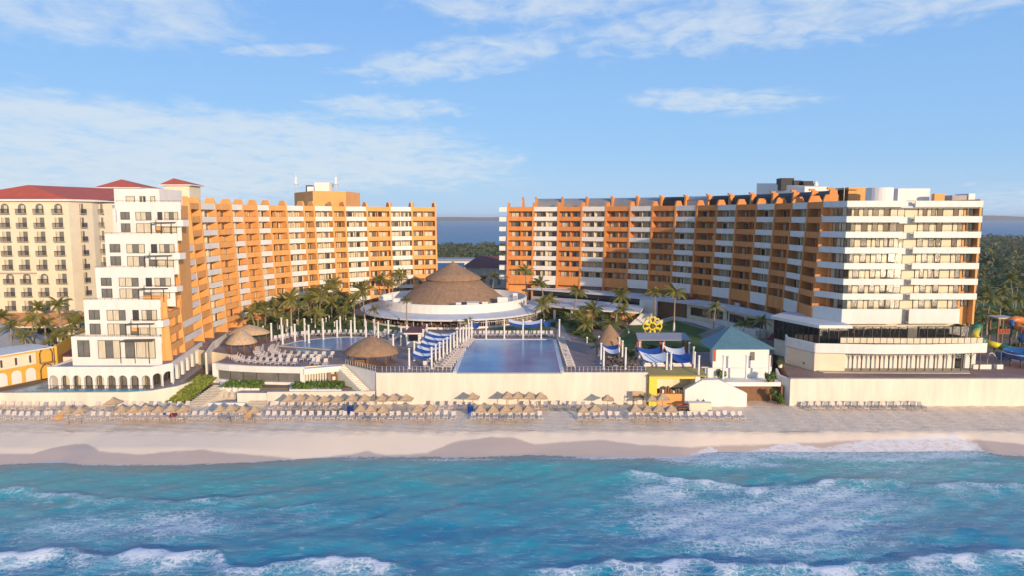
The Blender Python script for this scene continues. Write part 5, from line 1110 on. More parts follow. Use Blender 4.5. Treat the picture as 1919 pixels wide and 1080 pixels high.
# red post pergola
x0, y0, _ = G(1200, 666, zD); x1 = G(1288, 666, zD)[0]; T = thing('pergola', 'pergola with grey slatted roof on red posts', 'pergola', ((x0+x1)/2, y0, zD))
m = MB(); m.hexa([(x0-.6, y0-.4, zD+2.8), (x1+.6, y0-.4, zD+2.8), (x1+.3, y0+3.6, zD+3.5), (x0-.3, y0+3.6, zD+3.5), (x0-.6, y0-.4, zD+2.95), (x1+.6, y0-.4, zD+2.95), (x1+.3, y0+3.6, zD+3.65), (x0-.3, y0+3.6, zD+3.65)], 'greyfab'); m.build('roof', T)
for f in (0, .5, 1):
    for dy in (0, 3.2): m = MB(); xx = lerp(x0, x1, f); m.box(xx-.18, xx+.18, y0+dy-.18, y0+dy+.18, zD, zD+2.8+.2*dy, 'redwood'); m.build('post', T)
# blue roofed pavilion
T = thing('pavilion', 'white pavilion with blue green hipped roof beside the lawn', 'pavilion', (40.5, 119, 6.6))
xa_, xb_ = 34.9, 45.2; yk = 118.6; zk = D(1400, 655, yk)[2]
m = MB(); m.prism([(xa_, yk), (xb_-.6, yk-.1), (xb_, yk+2.5), (xb_, yk+7), (xa_+1.5, yk+7)], 5.0, zk, 'white'); m.box(xa_-1.4, xa_+9.4, yk-.5, yk-.15, 5.0, zk-3.3, 'white'); m.build('wall', T)
m = MB(); ap = (39.5, yk+5.2, zk+3.2); q = [(xa_-.6, yk-.7, zk+.003), (xb_+.5, yk-.6, zk+.003), (xb_+.8, yk+7.5, zk+.003), (xa_-.6, yk+7.5, zk+.003)]
for a, b_ in zip(q, q[1:]+q[:1]): m.face([a, b_, ap], 'tealroof')
m.face(q[::-1], 'white'); m.build('roof', T)
m = MB(); a = G(1322, 636, 9.8); m.hexa([(ap[0]-.5, yk+6.5, zk+2.7), (ap[0]-.4, yk+9, zk+2.6), (a[0]-.2, a[1]+5, 9.7), (a[0], a[1]-1, 9.7), (ap[0]-.5, yk+6.5, zk+2.8), (ap[0]-.4, yk+9, zk+2.7), (a[0]-.2, a[1]+5, 9.8), (a[0], a[1]-1, 9.8)], 'tealroof'); m.build('side_awning', T)
m = MB(); m.box(xa_+6.4, xa_+7.2, yk-.16, yk-.001, zk-2.0, zk-.5, 'glassgrey'); m.build('window', T)
m = MB(); m.box(xa_+.05, xa_+.5, yk-.05, yk-.002, zk-2.2, zk-.1, 'redwood'); m.build('pilaster', T)
g = MB(); g.prism([(33.2, 114.8), (45.4, 114.8), (45.4, 118.0), (33.2, 118.0)], 5.3, 6.0, 'white'); g.box(33.2, 45.4, 118.01, 126, 5.0, 6.0, 'paving'); setting(g, 'pavilion_terrace')
# beach bar with yellow frame, ramp and doors under the pavilion
T = thing('beach_bar', 'open beach bar with bright yellow frame and wooden slat roof at the right wall end', 'beach bar', (28, 114, 2.2))
bx0, bx1 = 23.0, 30.6; yb = 114.2; zb_ = zat(706, yb)
m = MB(); m.hexa([(bx0-.1, yb-.5, zb_), (bx1+2, yb-.5, zb_), (bx1+2, yb+3.5, zb_+.5), (bx0-.1, yb+3.5, zb_+.5), (bx0-.1, yb-.5, zb_+.2), (bx1+2, yb-.5, zb_+.2), (bx1+2, yb+3.5, zb_+.7), (bx0-.1, yb+3.5, zb_+.7)], 'slats'); m.build('roof', T)
m = MB(); m.box(bx0, bx0+1.3, yb-.3, yb+3, 2.2, zb_-.002, 'byellow'); m.box(bx0+1.31, bx1, yb-.3, yb, zb_-.4, zb_-.002, 'byellow'); m.build('yellow_frame', T)
m = MB(); m.box(bx0+1.3, bx1+.6, yb+3.0, yb+3.3, 2.2, zb_, 'cream'); m.box(bx1+.1, bx1+.9, yb-.3, yb+3, 2.0, zb_-.003, 'white'); m.build('wall', T)
m = MB(); m.box(bx0+1.4, bx1, yb-.28, yb+.5, 2.0, zat(739, yb), 'orange'); m.build('bar_counter', T)
m = MB()
for i in range(9): m.box(bx0+2+i*.45, bx0+2.3+i*.45, yb+.8, yb+1.4, 2.4, 4.4+random.random()*.8, random.choice(['wood', 'frame', 'white']))
m.build('bottle_shelf', T)
T = thing('beach_access', 'white sloping stair block with brown doors under the pavilion terrace', 'stair block', (38, 114, 2.2))
m = MB(); xa_ = D(1283, 740, 113.5)[0]; xb_ = D(1399, 745, 113.5)[0]
prof = [(xa_, zat(731, 113.5)), (D(1316, 713, 113.5)[0], zat(713, 113.5)), (D(1346, 713, 113.5)[0], zat(713, 113.5)), (xb_, zat(738, 113.5)), (xb_, 2.0), (xa_, 2.0)]
n = len(prof); 
m.face([(x, 113.3, z) for x, z in prof][::-1], 'white'); m.face([(x, 114.7, z) for x, z in prof], 'white')
for (a, b_) in zip(prof, prof[1:]+prof[:1]): m.face([(a[0], 113.3, a[1]), (b_[0], 113.3, b_[1]), (b_[0], 114.7, b_[1]), (a[0], 114.7, a[1])], 'white')
m.build('stair_wall', T)
m = MB(); m.box(36.5, 46.0, 116.6, 116.8, 2, 5.29, 'wood'); m.box(38.5, 39.0, 116.4, 116.59, 2, 5.2, 'wood'); m.build('door', T)
m = MB(); m.box(45.5, 46.4, 114.9, 116.6, 2, 5.29, 'wood'); m.build('side_panel', T)
m = MB(); x0 = D(1292, 760, 110.5)[0]; x1 = D(1333, 760, 110.5)[0]; m.box(x0, x1, 110.4, 111.4, 2.0, 3.5, 'cream'); m.box(x0-.1, x1+.1, 110.3, 111.5, 3.503, 3.6, 'white'); single(m, 'beach_counter', 'low cream counter on the sand before the white stair block', 'counter', (x0, 110.4, 2.1))
m = MB(); x0 = D(1271, 760, 110.8)[0]; m.box(x0, x0+1.9, 110.8, 112, 2.5, 2.6, 'wood'); 
for i in range(3): m.box(x0+.05+i*.8, x0+.15+i*.8, 110.85, 111.95, 2.1, 2.5, 'wood')
m.box(x0, x0+1.9, 111.8, 112, 2.9, 3.1, 'redwood'); single(m, 'wooden_bench', 'brown wooden bench left of the low cream counter', 'bench', (x0, 111, 2.1))
# lifeguard chair by the pool wall
x, y, z = G(1191, 757, 2.2); T = thing('lifeguard_stand', 'tall thin lifeguard stand with an umbrella top against the pool wall', 'lifeguard stand', (x, 112.4, 2.2))
m = MB()
for dx in (-.8, .8):
    for dy in (0, 1): m.tube([(x+dx*1.1, 112.4+dy, 2.2), (x+dx*.9, 112.4+dy, 4.4)], .05, 'wood', 6)
m.box(x-.9, x+.9, 112.4, 113.4, 3.9, 4.05, 'wood'); m.box(x-.9, x+.9, 113.3, 113.4, 4.05, 4.8, 'straw'); m.build('frame', T)
# yellow ring sculpture on the lawn
x, y, z = G(1222, 634, 7.7); T = thing('ring_sculpture', 'bright yellow openwork ring sculpture standing on the lawn', 'sculpture', (x, y, 7.7))
m = MB(); cz = 7.7+2.5
for i in range(8):
    a = 2*PI*i/8; cx_, cz_ = x+1.35*math.cos(a), cz+1.35*math.sin(a)
    m.tube([(cx_+.68*math.cos(a+q*PI/5), y+.12*math.sin(q*2), cz_+.68*math.sin(a+q*PI/5)) for q in range(11)], .20, 'byellow', 7)
    a2 = a+PI/8; m.tube([(x+.75*math.cos(a2), y, cz+.75*math.sin(a2)), (x+2.0*math.cos(a2), y, cz+2.0*math.sin(a2))], .20, 'byellow', 6)
m.tube([(x+.8*math.cos(q*PI/8), y, cz+.8*math.sin(q*PI/8)) for q in range(17)], .16, 'byellow', 7); m.tube([(x-.5, y, 7.7), (x-.4, y, 8.7)], .14, 'byellow', 6); m.tube([(x+.5, y, 7.7), (x+.4, y, 8.7)], .14, 'byellow', 6); m.build('ring', T)
m = MB(); m.ballish((x, y, cz), .42, 'wood'); m.build('hub', T)
# railings along the deck edge
def railing(label, pts, z=zD, glass=False):
    m = MB(); tot = 0
    for a, b_ in zip(pts, pts[1:]):
        a, b_ = Vector((*a, z)), Vector((*b_, z)); n = max(1, int((b_-a).length/.7))
        for i in range(n+1): p = a.lerp(b_, i/n); m.tube([(p.x, p.y, z), (p.x, p.y, z+1.0)], .03, 'white' if not glass else 'plasticgrey', 5)
        for h_ in (.5, 1.0): m.tube([(a.x, a.y, z+h_), (b_.x, b_.y, z+h_)], .025, 'plasticgrey', 5)
    return single(m, 'deck_railing', label, 'railing', (*pts[0], z))
railing('thin white railing along the deck edge left of the pool', [(-29.6, 121.4), (-22.7, 115.35), (-9.6, 115.2)])
railing('thin white railing along the deck edge right of the pool', [(8.6, 115.2), (22.6, 115.3)])
ORD = 'first second third fourth fifth sixth seventh eighth ninth tenth eleventh twelfth thirteenth fourteenth fifteenth sixteenth seventeenth eighteenth nineteenth twentieth'.split()
def ordn(i, n):
    if i == 0: return 'leftmost'
    if i == n-1: return 'rightmost'
    if i < 20: return ORD[i]+' from the left'
    return 'twenty-'+ORD[i-20]+' from the left'
# ---------------------------------------------------------------- sun loungers
def lounger_mb(k, k2):
    m = MB(); w_ = .34
    m.hexa([(-w_, -1.05, .30), (w_, -1.05, .30), (w_, .25, .34), (-w_, .25, .34), (-w_, -1.05, .37), (w_, -1.05, .37), (w_, .25, .42), (-w_, .25, .42)], k)
    m.hexa([(-w_, .2521, .345), (w_, .2521, .345), (w_, .32, .30), (-w_, .32, .30), (-w_, .62, 1.05), (w_, .62, 1.05), (w_, .69, 1.0), (-w_, .69, 1.0)], k)
    for x in (-w_-.05, w_+.01):
        m.box(x, x+.04, -1.0, .45, .50, .56, k); 
        for y in (-.95, .40): m.box(x, x+.05, y, y+.07, 0, .50, k)
    m.box(-w_, w_, .40, .46, .12, .16, k2)
    return m
lp = {k: Proto(single(lounger_mb(*k), 'sun_lounger', 'sun lounger', 'sun lounger', (0, 0, 0))) for k in (('plastic', 'plasticgrey'), ('plasticgrey', 'plasticgrey'))}
W_, GR = ('plastic', 'plasticgrey'), ('plasticgrey', 'plasticgrey')
NL = 0
def lounge(x, y, z, rot, label, group, k=W_):
    global NL; NL += 1
    return lp[k].put((x, y, z), rot+random.uniform(-.06, .06), 1.0, label, group)
FRONT = [((2, 46), 'front row at the left edge of the beach'), ((58, 92), 'front row in the second cluster from the left edge'), ((97, 150), 'front row below the pair of far left thatched umbrellas'), ((180, 346), 'front row before the grassy slope'), ((352, 482), 'front row before the pale beach stairs'), ((489, 642), 'front row without umbrellas before the low cream wall'), ((648, 850), 'front row left of the pool wall middle'), ((887, 1012), 'front row under the five middle umbrellas'), ((1086, 1156), 'front row under the pair of umbrellas right of the middle'), ((1180, 1384), 'front row below the yellow framed bar')]
for (a, b_), wh in FRONT:
    n = int((b_-a)/13.6)+1
    for i in range(n):
        px = lerp(a, b_, i/max(1, n-1)); x, y, z = G(px, 783, 2.0); lounge(x+random.uniform(-.08, .08), y-.9+random.uniform(-.3, .3), sand_z(x, y-.9), 0, 'white sun lounger in the '+wh, 'loungers in the front beach row', W_ if random.random() < .93 else GR)
BACKR = [((4, 150), 'back row along the far left garden wall'), ((182, 350), 'back row under the umbrellas by the slope'), ((511, 690), 'back row beneath the low cream wall'), ((812, 880), 'back row below the pool wall'), ((988, 1092), 'back row below the pool wall right of its middle')]
for (a, b_), wh in BACKR:
    n = int((b_-a)/15.5)+1
    for i in range(n):
        px = lerp(a, b_, i/max(1, n-1)); x, y, z = G(px, 767, 2.1); lounge(x+random.uniform(-.08, .08), y-.3+random.uniform(-.3, .3), sand_z(x, y-.3), 0, 'pale sun lounger in the '+wh, 'loungers in the back beach row', W_ if random.random() < .75 else GR)
for i in range(17):
    px = lerp(1506, 1722, i/16); x, y, z = G(px, 766, 2.1); lounge(x, 112.2, sand_z(x, 112), 0, 'lounger in the single row at the foot of the right cream wall', 'loungers along the right wall', GR if random.random() < .4 else W_)
# pool deck
for i in range(20):
    px = lerp(884, 1034, i/19); x, y, z = G(px, 631.5, zD); lounge(x, y+.8, zD, 0, 'white lounger in the row behind the far rim of the rectangular pool', 'loungers behind the rectangular pool')
la = G(826, 692, zD); lb = G(872, 640, zD); 
for i in range(15):
    f = i/14; x, y = lerp(la[0], lb[0], f), lerp(la[1], lb[1], f)
    if .62 < f < .70: continue
    for s in (-.55, .95): lounge(x+s, y, zD, PI/2, 'white lounger in the double line left of the rectangular pool', 'loungers left of the rectangular pool')
la = G(1064, 691, zD); lb = G(1046, 638, zD)
for i in range(15):
    f = i/14; x, y = lerp(la[0], lb[0], f), lerp(la[1], lb[1], f); lounge(x+.3, y, zD, PI/2, 'white lounger in the tight line right of the rectangular pool', 'loungers right of the rectangular pool')
la = G(795, 690, zD); lb = G(830, 640, zD)
for i in range(7): f = i/6; lounge(lerp(la[0], lb[0], f)+.2, lerp(la[1], lb[1], f), zD, .2, 'white lounger lying under the blue sails', 'loungers under the sails')
def arc(px, n, rot0, rot1, wh, group):
    pts = [Vector(G(a, b_, zD)) for a, b_ in px]; ls = [(q-p).length for p, q in zip(pts, pts[1:])]; tot = sum(ls)
    for i in range(n):
        d = tot*i/(n-1)
        for j, l in enumerate(ls):
            if d <= l+1e-6: break
            d -= l
        p = pts[j].lerp(pts[j+1], min(1, d/ls[j])); lounge(p.x, p.y, zD, lerp(rot0, rot1, i/(n-1)), 'white lounger in the '+wh, group)
arc([(440, 672), (452, 679), (480, 682), (520, 684), (552, 684)], 12, -1.2, 0, 'outer curved row along the left terrace edge', 'loungers on the left terrace')
arc([(488, 656), (484, 664), (492, 672), (515, 676), (540, 677)], 9, -1.6, -.1, 'middle curved row of the left terrace', 'loungers on the left terrace')
arc([(517, 652), (511, 660), (520, 667), (545, 670), (580, 671), (622, 671)], 13, -1.6, 0, 'inner curved row beside the paddling pool', 'loungers on the left terrace')
arc([(568, 676), (600, 677), (585, 684), (610, 685)], 7, 0, .1, 'loose group before the paddling pool', 'loungers on the left terrace')
arc([(516, 640), (545, 634), (580, 630), (640, 628), (690, 629), (722, 633)], 24, .2, -.2, 'row behind the far rim of the lagoon pool', 'loungers behind the lagoon pool')
arc([(738, 640), (752, 634), (742, 630), (720, 627)], 8, -.8, -.3, 'shaded group right of the lagoon pool', 'loungers behind the lagoon pool')
# dining chairs and tables by the conical hut
T = thing('dining_tables', 'cluster of tables and dark chairs before the conical hut', 'dining set', (20, 121, zD))
for i in range(16):
    x, y = random.uniform(16.5, 22), random.uniform(117, 125); m = MB(); m.box(x-.4, x+.4, y-.4, y+.4, zD+.72, zD+.76, random.choice(['white', 'wood'])); m.box(x-.05, x+.05, y-.05, y+.05, zD, zD+.72, 'frame')
    for dx, dy in ((-.7, 0), (.7, 0), (0, .7), (0, -.7)): m.box(x+dx-.2, x+dx+.2, y+dy-.2, y+dy+.2, zD+.4, zD+.45, 'wood'); m.box(x+dx*1.25-.2, x+dx*1.25+.2, y+dy*1.25-.03, y+dy*1.25+.03, zD+.45, zD+.9, 'frame')
    m.build('table_set', T)
T['label'] = 'tables and dark chairs set out before the conical hut'
# lounge beds
for i, (px0, px1, py, lab) in enumerate(((1207, 1246, 688, 'white curtained lounge bed on the left below the red post pergola'), (1254, 1296, 688, 'white lounge bed on the right below the red post pergola'))):
    a, b_ = G(px0, py, zD), G(px1, py, zD); T = thing('lounge_bed', lab, 'lounge bed', ((a[0]+b_[0])/2, a[1], zD-.4)); m = MB(); m.box(a[0], b_[0], a[1], a[1]+2.2, zD-.4, zD+.35, 'white'); m.build('base', T); m = MB(); m.box(a[0]+.2, b_[0]-.2, a[1]+.2, a[1]+2.0, zD+.353, zD+.6, 'whitefab'); m.build('mattress', T); m = MB(); m.ballish(((a[0]+b_[0])/2, a[1]+1.4, zD+.65), (b_[0]-a[0])*.36, 'wood', 10, rz=.35); m.build('cushion', T)
# ---------------------------------------------------------------- thatched beach umbrellas
T0 = thing('thatched_umbrella', 'thatched umbrella', 'beach umbrella')
m = MB(); m.tube([(0, 0, -.3), (0, 0, 2.55)], .05, 'trunk', 6); k1 = m.build('post', T0)
m = MB(); m.lathe(0, 0, [(1.26, 1.95), (1.28, 2.05), (.88, 2.30), (.44, 2.62), (.03, 2.95)], 'straw', 12, PI/4, PI/4+2*PI, smooth=False, jit=.02)
# square it: pull the 12-gon out to a pyramid
m.v = [((lambda a, r: (r*math.cos(a)*min(1/max(abs(math.cos(a)), .01), 1/max(abs(math.sin(a)), .01))*.80, r*math.sin(a)*min(1/max(abs(math.cos(a)), .01), 1/max(abs(math.sin(a)), .01))*.80, z))(math.atan2(y, x), math.hypot(x, y))) for x, y, z in m.v]
m.face([(-1, -1, 2.1), (-1, 1, 2.1), (1, 1, 2.1), (1, -1, 2.1)], 'wood'); k2 = m.build('thatch_canopy', T0)
ump = Proto(T0, (k1, k2))
rows = [([112, 136], 771, 'front row at the far left', .95), ([216, 239, 262, 286, 310, 334], 769, 'front row before the grassy slope', .98), ([403, 424, 447, 469], 769, 'front row before the pale beach stairs', .98), ([671, 690, 713], 769, 'front row right of the low cream wall', .98), ([780, 804], 769, 'front row left of the pool wall middle', 1), ([899, 923, 947, 969, 990], 769, 'front row before the pool wall middle', 1), ([1095, 1118], 769, 'front row right of the pool wall middle', 1), ([1194, 1217, 1239, 1263], 769, 'front row before the yellow framed bar', 1),
        ([199], 758, 'back row against the far left garden wall', 1.1), ([535, 556, 578, 602, 627], 752, 'back row close to the low cream wall', 1), ([655, 679], 752, 'back row at the wall corner', 1), ([712, 733, 758], 751, 'back row at the pool wall left end', 1), ([885], 748, 'back row alone before the pool wall', 1), ([952, 970, 993, 1014], 748, 'back row before the pool wall middle', 1), ([1142], 750, 'back row alone right of the middle', 1), ([1226, 1246], 750, 'back row before the yellow framed bar', 1)]
for pxs, py, wh, s in rows:
    for i, px in enumerate(pxs):
        x, y, z = G(px, py, 4.1); y = min(y, 112.2); x = (px-959.5)/F*y*1.006; zz = sand_z(x, y)
        ump.put((x, y, zz), random.uniform(-.12, .12), s*random.uniform(.95, 1.04), 'umbrella in the '+wh+('' if len(pxs) == 1 else ', '+ordn(i, len(pxs))if 1 else ''), 'thatched umbrellas on the beach')
# towels on a few loungers and blue bins
for px, py, k, lab in ((325, 781, 'maroon', 'dark red towel on a lounger before the slope'), (466, 780, 'orange', 'orange towel on a lounger before the stairs'), (110, 784, 'orange', 'orange towel under the far left umbrellas'), (313, 777, 'slide_blue', 'pale blue towel beside the dark red one')):
    x, y, z = G(px, py, 2.5); m = MB(); m.hexa([(x-.5, y-.6, 2.45), (x+.5, y-.6, 2.45), (x+.5, y+.3, 2.5), (x-.5, y+.3, 2.5), (x-.5, y-.6, 2.5), (x+.5, y-.6, 2.5), (x+.5, y+.4, 3.0), (x-.5, y+.4, 3.0)], k); single(m, 'towel', lab, 'towel', (x, y, 2.45))
for px, lab in ((656, 'blue box on the sand at the low wall corner'), (882, 'blue box left of the middle umbrellas')):
    x, y, z = G(px, 778, 2.0); m = MB(); m.box(x-.45, x+.45, y, y+.7, 1.9, 3.2, 'plasticblue'); m.box(x-.5, x+.5, y-.05, y+.75, 3.203, 3.3, 'plasticblue'); single(m, 'storage_box', lab, 'box', (x, y, 1.95))
# ---------------------------------------------------------------- palms
def crown_mb(nf, L_, droop, wind, seed):
    r = random.Random(seed); m = MB()
    for i in range(nf):
        az = 2*PI*i/nf*2.4+r.uniform(-.3, .3); el = r.uniform(-.35, 1.25); ln = L_*r.uniform(.8, 1.1)*(1-.15*max(0, el)); segs = 7
        d = Vector((math.cos(az)*math.cos(el), math.sin(az)*math.cos(el), math.sin(el))); p = Vector((0, 0, 0)); pts = [p.copy()]
        for s in range(segs):
            d = (d+Vector((wind*.05, 0, -droop*(.5+s*.28)*.11))).normalized(); p = p+d*ln/segs; pts.append(p.copy())
        for s in range(segs):
            a, b_ = pts[s], pts[s+1]; t = (b_-a).normalized(); sd_ = t.cross(Vector((0, 0, 1)))
            if sd_.length < .05: sd_ = Vector((1, 0, 0))
            sd_.normalize(); m.face([a-sd_*.035, b_-sd_*.03, b_+sd_*.03, a+sd_*.035], 'palm')
            for q in range(3):
                c = a.lerp(b_, q/3+.1); f = (s+q/3)/segs; ll = ln*.30*math.sin(PI*min(.97, .18+f*.8))
                for sg in (-1, 1):
                    e = (sd_*sg*.8+t*.55+Vector((wind*.12, 0, -.42+r.uniform(-.15, .1)))).normalized(); tip = c+e*ll; wv = t*.085*ln/2.4
                    m.face([c-wv, c+wv, tip+wv*.15-Vector((0, 0, .04))], 'palm')
    return m
crowns = [crown_mb(20, 2.5, 1.0, -.6, 1), crown_mb(16, 2.3, 1.25, -.3, 2), crown_mb(24, 2.6, .8, -.8, 3), crown_mb(13, 2.2, .9, -.4, 5)]
crown_me = [c.mesh('crown') for c in crowns]
def trunk_mesh(lean, seed, wht):
    m = MB(); n = 9; pts = []; rad = []
    for i in range(n+1):
        f = i/n; pts.append((lean*f**1.7, .12*math.sin(f*3+seed), f*6.)); rad.append(.17*(1-.45*f)+(.10*(1-f)**6))
    m.tube(pts[:3] if wht else pts, rad[:3] if wht else rad, 'trunkwhite' if wht else 'trunk', 8, cap=False)
    if wht: m.tube(pts[2:], rad[2:], 'trunk', 8, cap=False)
    return m.mesh('trunk'), pts[-1]
trunks = [trunk_mesh(*a) for a in ((.3, 0, 0), (-.5, 1, 1), (.9, 2, 0), (-1.2, 3, 0), (0, 4, 1), (-1.9, 5, 1))]
def palm(px, py, Y, zb, cs, label, group, tr=None, cr=None, cat='palm tree'):
    x, y, zc = D(px, py, Y); h = max(1.2, zc-zb-.2); tm, top = trunks[tr if tr is not None else random.randrange(5)]; ci = cr if cr is not None else random.randrange(3); hs = h/6.; ls = max(.5, min(1.2, hs)); rot = random.uniform(-.5, .5)
    ox, oy = top[0]*ls, top[1]*ls; cx_, sx_ = math.cos(rot), math.sin(rot)
    T = thing('palm_tree', label, cat, (x-(ox*cx_-oy*sx_), y-(ox*sx_+oy*cx_), zb), group); T.rotation_euler = (0, 0, rot)
    o = bpy.data.objects.new('trunk', tm); C.objects.link(o); o.parent = T; o.scale = (ls, ls, hs)
    o = bpy.data.objects.new('crown', crown_me[ci]); C.objects.link(o); o.parent = T; o.location = (ox, oy, h); o.rotation_euler = (0, 0, random.uniform(-.35, .35)+random.choice((0, 0, .6))); o.scale = (cs, cs, cs*random.uniform(.9, 1.1))
GARD = [(470, 585, 150, .85), (484, 573, 155, .95), (497, 582, 152, .8), (508, 570, 158, .95), (520, 585, 160, .85), (532, 562, 166, 1.0), (545, 560, 154, 1.1), (560, 575, 166, .95), (574, 562, 172, 1.0), (588, 548, 176, 1.1), (600, 556, 172, 1.0), (611, 543, 180, 1.1), (622, 566, 174, 1.0), (636, 552, 176, 1.05), (648, 572, 172, .9), (641, 588, 168, .8), (678, 543, 163, 1.25), (664, 560, 178, 1.0), (625, 530, 190, 1.1), (700, 580, 158, .75), (655, 600, 164, .7), (600, 592, 168, .75), (533, 597, 156, .7), (590, 585, 162, .9), (762, 562, 157, .6)]
GARD.sort()
for i, (px, py, Y, s) in enumerate(GARD): palm(px, py, Y, 7.6, s*1.3, 'coconut palm in the garden behind the lagoon pool, '+ordn(i, len(GARD)), 'palms behind the lagoon pool', cr=3 if px == 762 else None)
BACKP = sorted([(715, 520, 198, 1.15), (733, 528, 200, 1.0), (750, 512, 202, 1.25), (925, 515, 205, 1.2), (906, 520, 212, 1.0)])
for i, (px, py, Y, s) in enumerate(BACKP): palm(px, py, Y, 7.6, s, 'dark palm beside the thatched restaurant and wing, '+ordn(i, 5), 'palms beside the thatched restaurant')
RG = sorted([(984, 505, 192, 1.15), (1012, 528, 186, 1.1), (1030, 560, 176, 1.0), (1017, 570, 168, 1.1), (1083, 545, 172, 1.05), (1088, 592, 158, 1.2), (1112, 578, 160, 1.25), (1098, 606, 152, 1.0), (1166, 582, 154, 1.25), (1146, 606, 148, .95), (1163, 553, 164, 1.2), (1227, 548, 170, 1.0), (1265, 545, 157, 1.15), (1341, 575, 150, .95), (1397, 606, 144, .8), (1427, 600, 142, .95), (877, 604, 152, .7)])
for i, (px, py, Y, s) in enumerate(RG): palm(px, py, Y, 7.6 if px < 1380 else 8.5, s*1.2, 'coconut palm around the lawn and right garden, '+ordn(i, len(RG)), 'palms in the right garden', tr=4 if px == 1265 else (5 if px == 1166 else None))
LY = sorted([(108, 570, 140, 1.3), (60, 598, 132, 1.1), (84, 606, 134, 1.05), (20, 612, 130, 1.1), (44, 628, 128, 1.0), (138, 606, 136, 1.0), (120, 622, 132, 1.0), (2, 592, 146, 1.1), (150, 596, 146, 1.1), (98, 632, 130, .9), (70, 575, 152, 1.0), (125, 640, 134, .8)])
for i, (px, py, Y, s) in enumerate(LY): palm(px, py, Y, 4.5, s*1.15, 'palm before the cream hotel, '+ordn(i, len(LY)), 'palms before the cream hotel')
FR = sorted([(1836, 556, 190, 1.3), (1848, 585, 175, 1.2), (1880, 545, 185, 1.3), (1893, 520, 200, 1.4), (1912, 560, 190, 1.4), (1908, 535, 215, 1.4), (1862, 590, 200, 1.2), (1850, 540, 220, 1.2), (1822, 560, 170, 1.1), (1874, 560, 230, 1.4), (1843, 600, 160, 1.1), (1856, 560, 170, 1.3), (1900, 585, 168, 1.2), (1915, 590, 165, 1.2), (1886, 570, 175, 1.2), (1830, 580, 200, 1.3)])
for i, (px, py, Y, s) in enumerate(FR): palm(px, py, Y, 4.5, s, 'leaning palm beyond the right end tower, '+ordn(i, len(FR)), 'palms beyond the right tower', tr=random.choice((2, 3, 0)))
# ---------------------------------------------------------------- shrubs
def shrub_me(seed, k):
    r = random.Random(seed); m = MB(); lumps = [(Vector((r.uniform(-.55, .55), r.uniform(-.55, .55), r.uniform(.3, .8))), r.uniform(.35, .6)) for _ in range(7)]
    for c, R in lumps:
        for _ in range(52):
            d = Vector((r.gauss(0, 1), r.gauss(0, 1), r.gauss(0, 1))).normalized(); p = c+d*R*r.uniform(.75, 1.05); s = r.uniform(.07, .16); q = (d+Vector((r.uniform(-.6, .6), r.uniform(-.6, .6), r.uniform(-.6, .6)))).normalized(); e = q.orthogonal().normalized(); f_ = q.cross(e)
            m.face([p-e*s-f_*s*.6, p+e*s*.6-f_*s, p+e*s+f_*s*.6, p-e*s*.6+f_*s], k)
    return m
shp = []
for i, k in ((1, 'shrub'), (2, 'shrub'), (3, 'hedge')):
    T0 = single(shrub_me(i, k), 'garden_shrub', 'shrub', 'shrub', (0, 0, 0)); shp.append(Proto(T0))
def shrub(px, py, z, sx_, sz_, label, group, kind=None, y=None):
    x, yy, _ = G(px, py, z); shp[kind if kind is not None else random.randrange(2)].put((x, y or yy, z-.1), random.uniform(0, 6), (sx_, sx_, sz_), label, group)
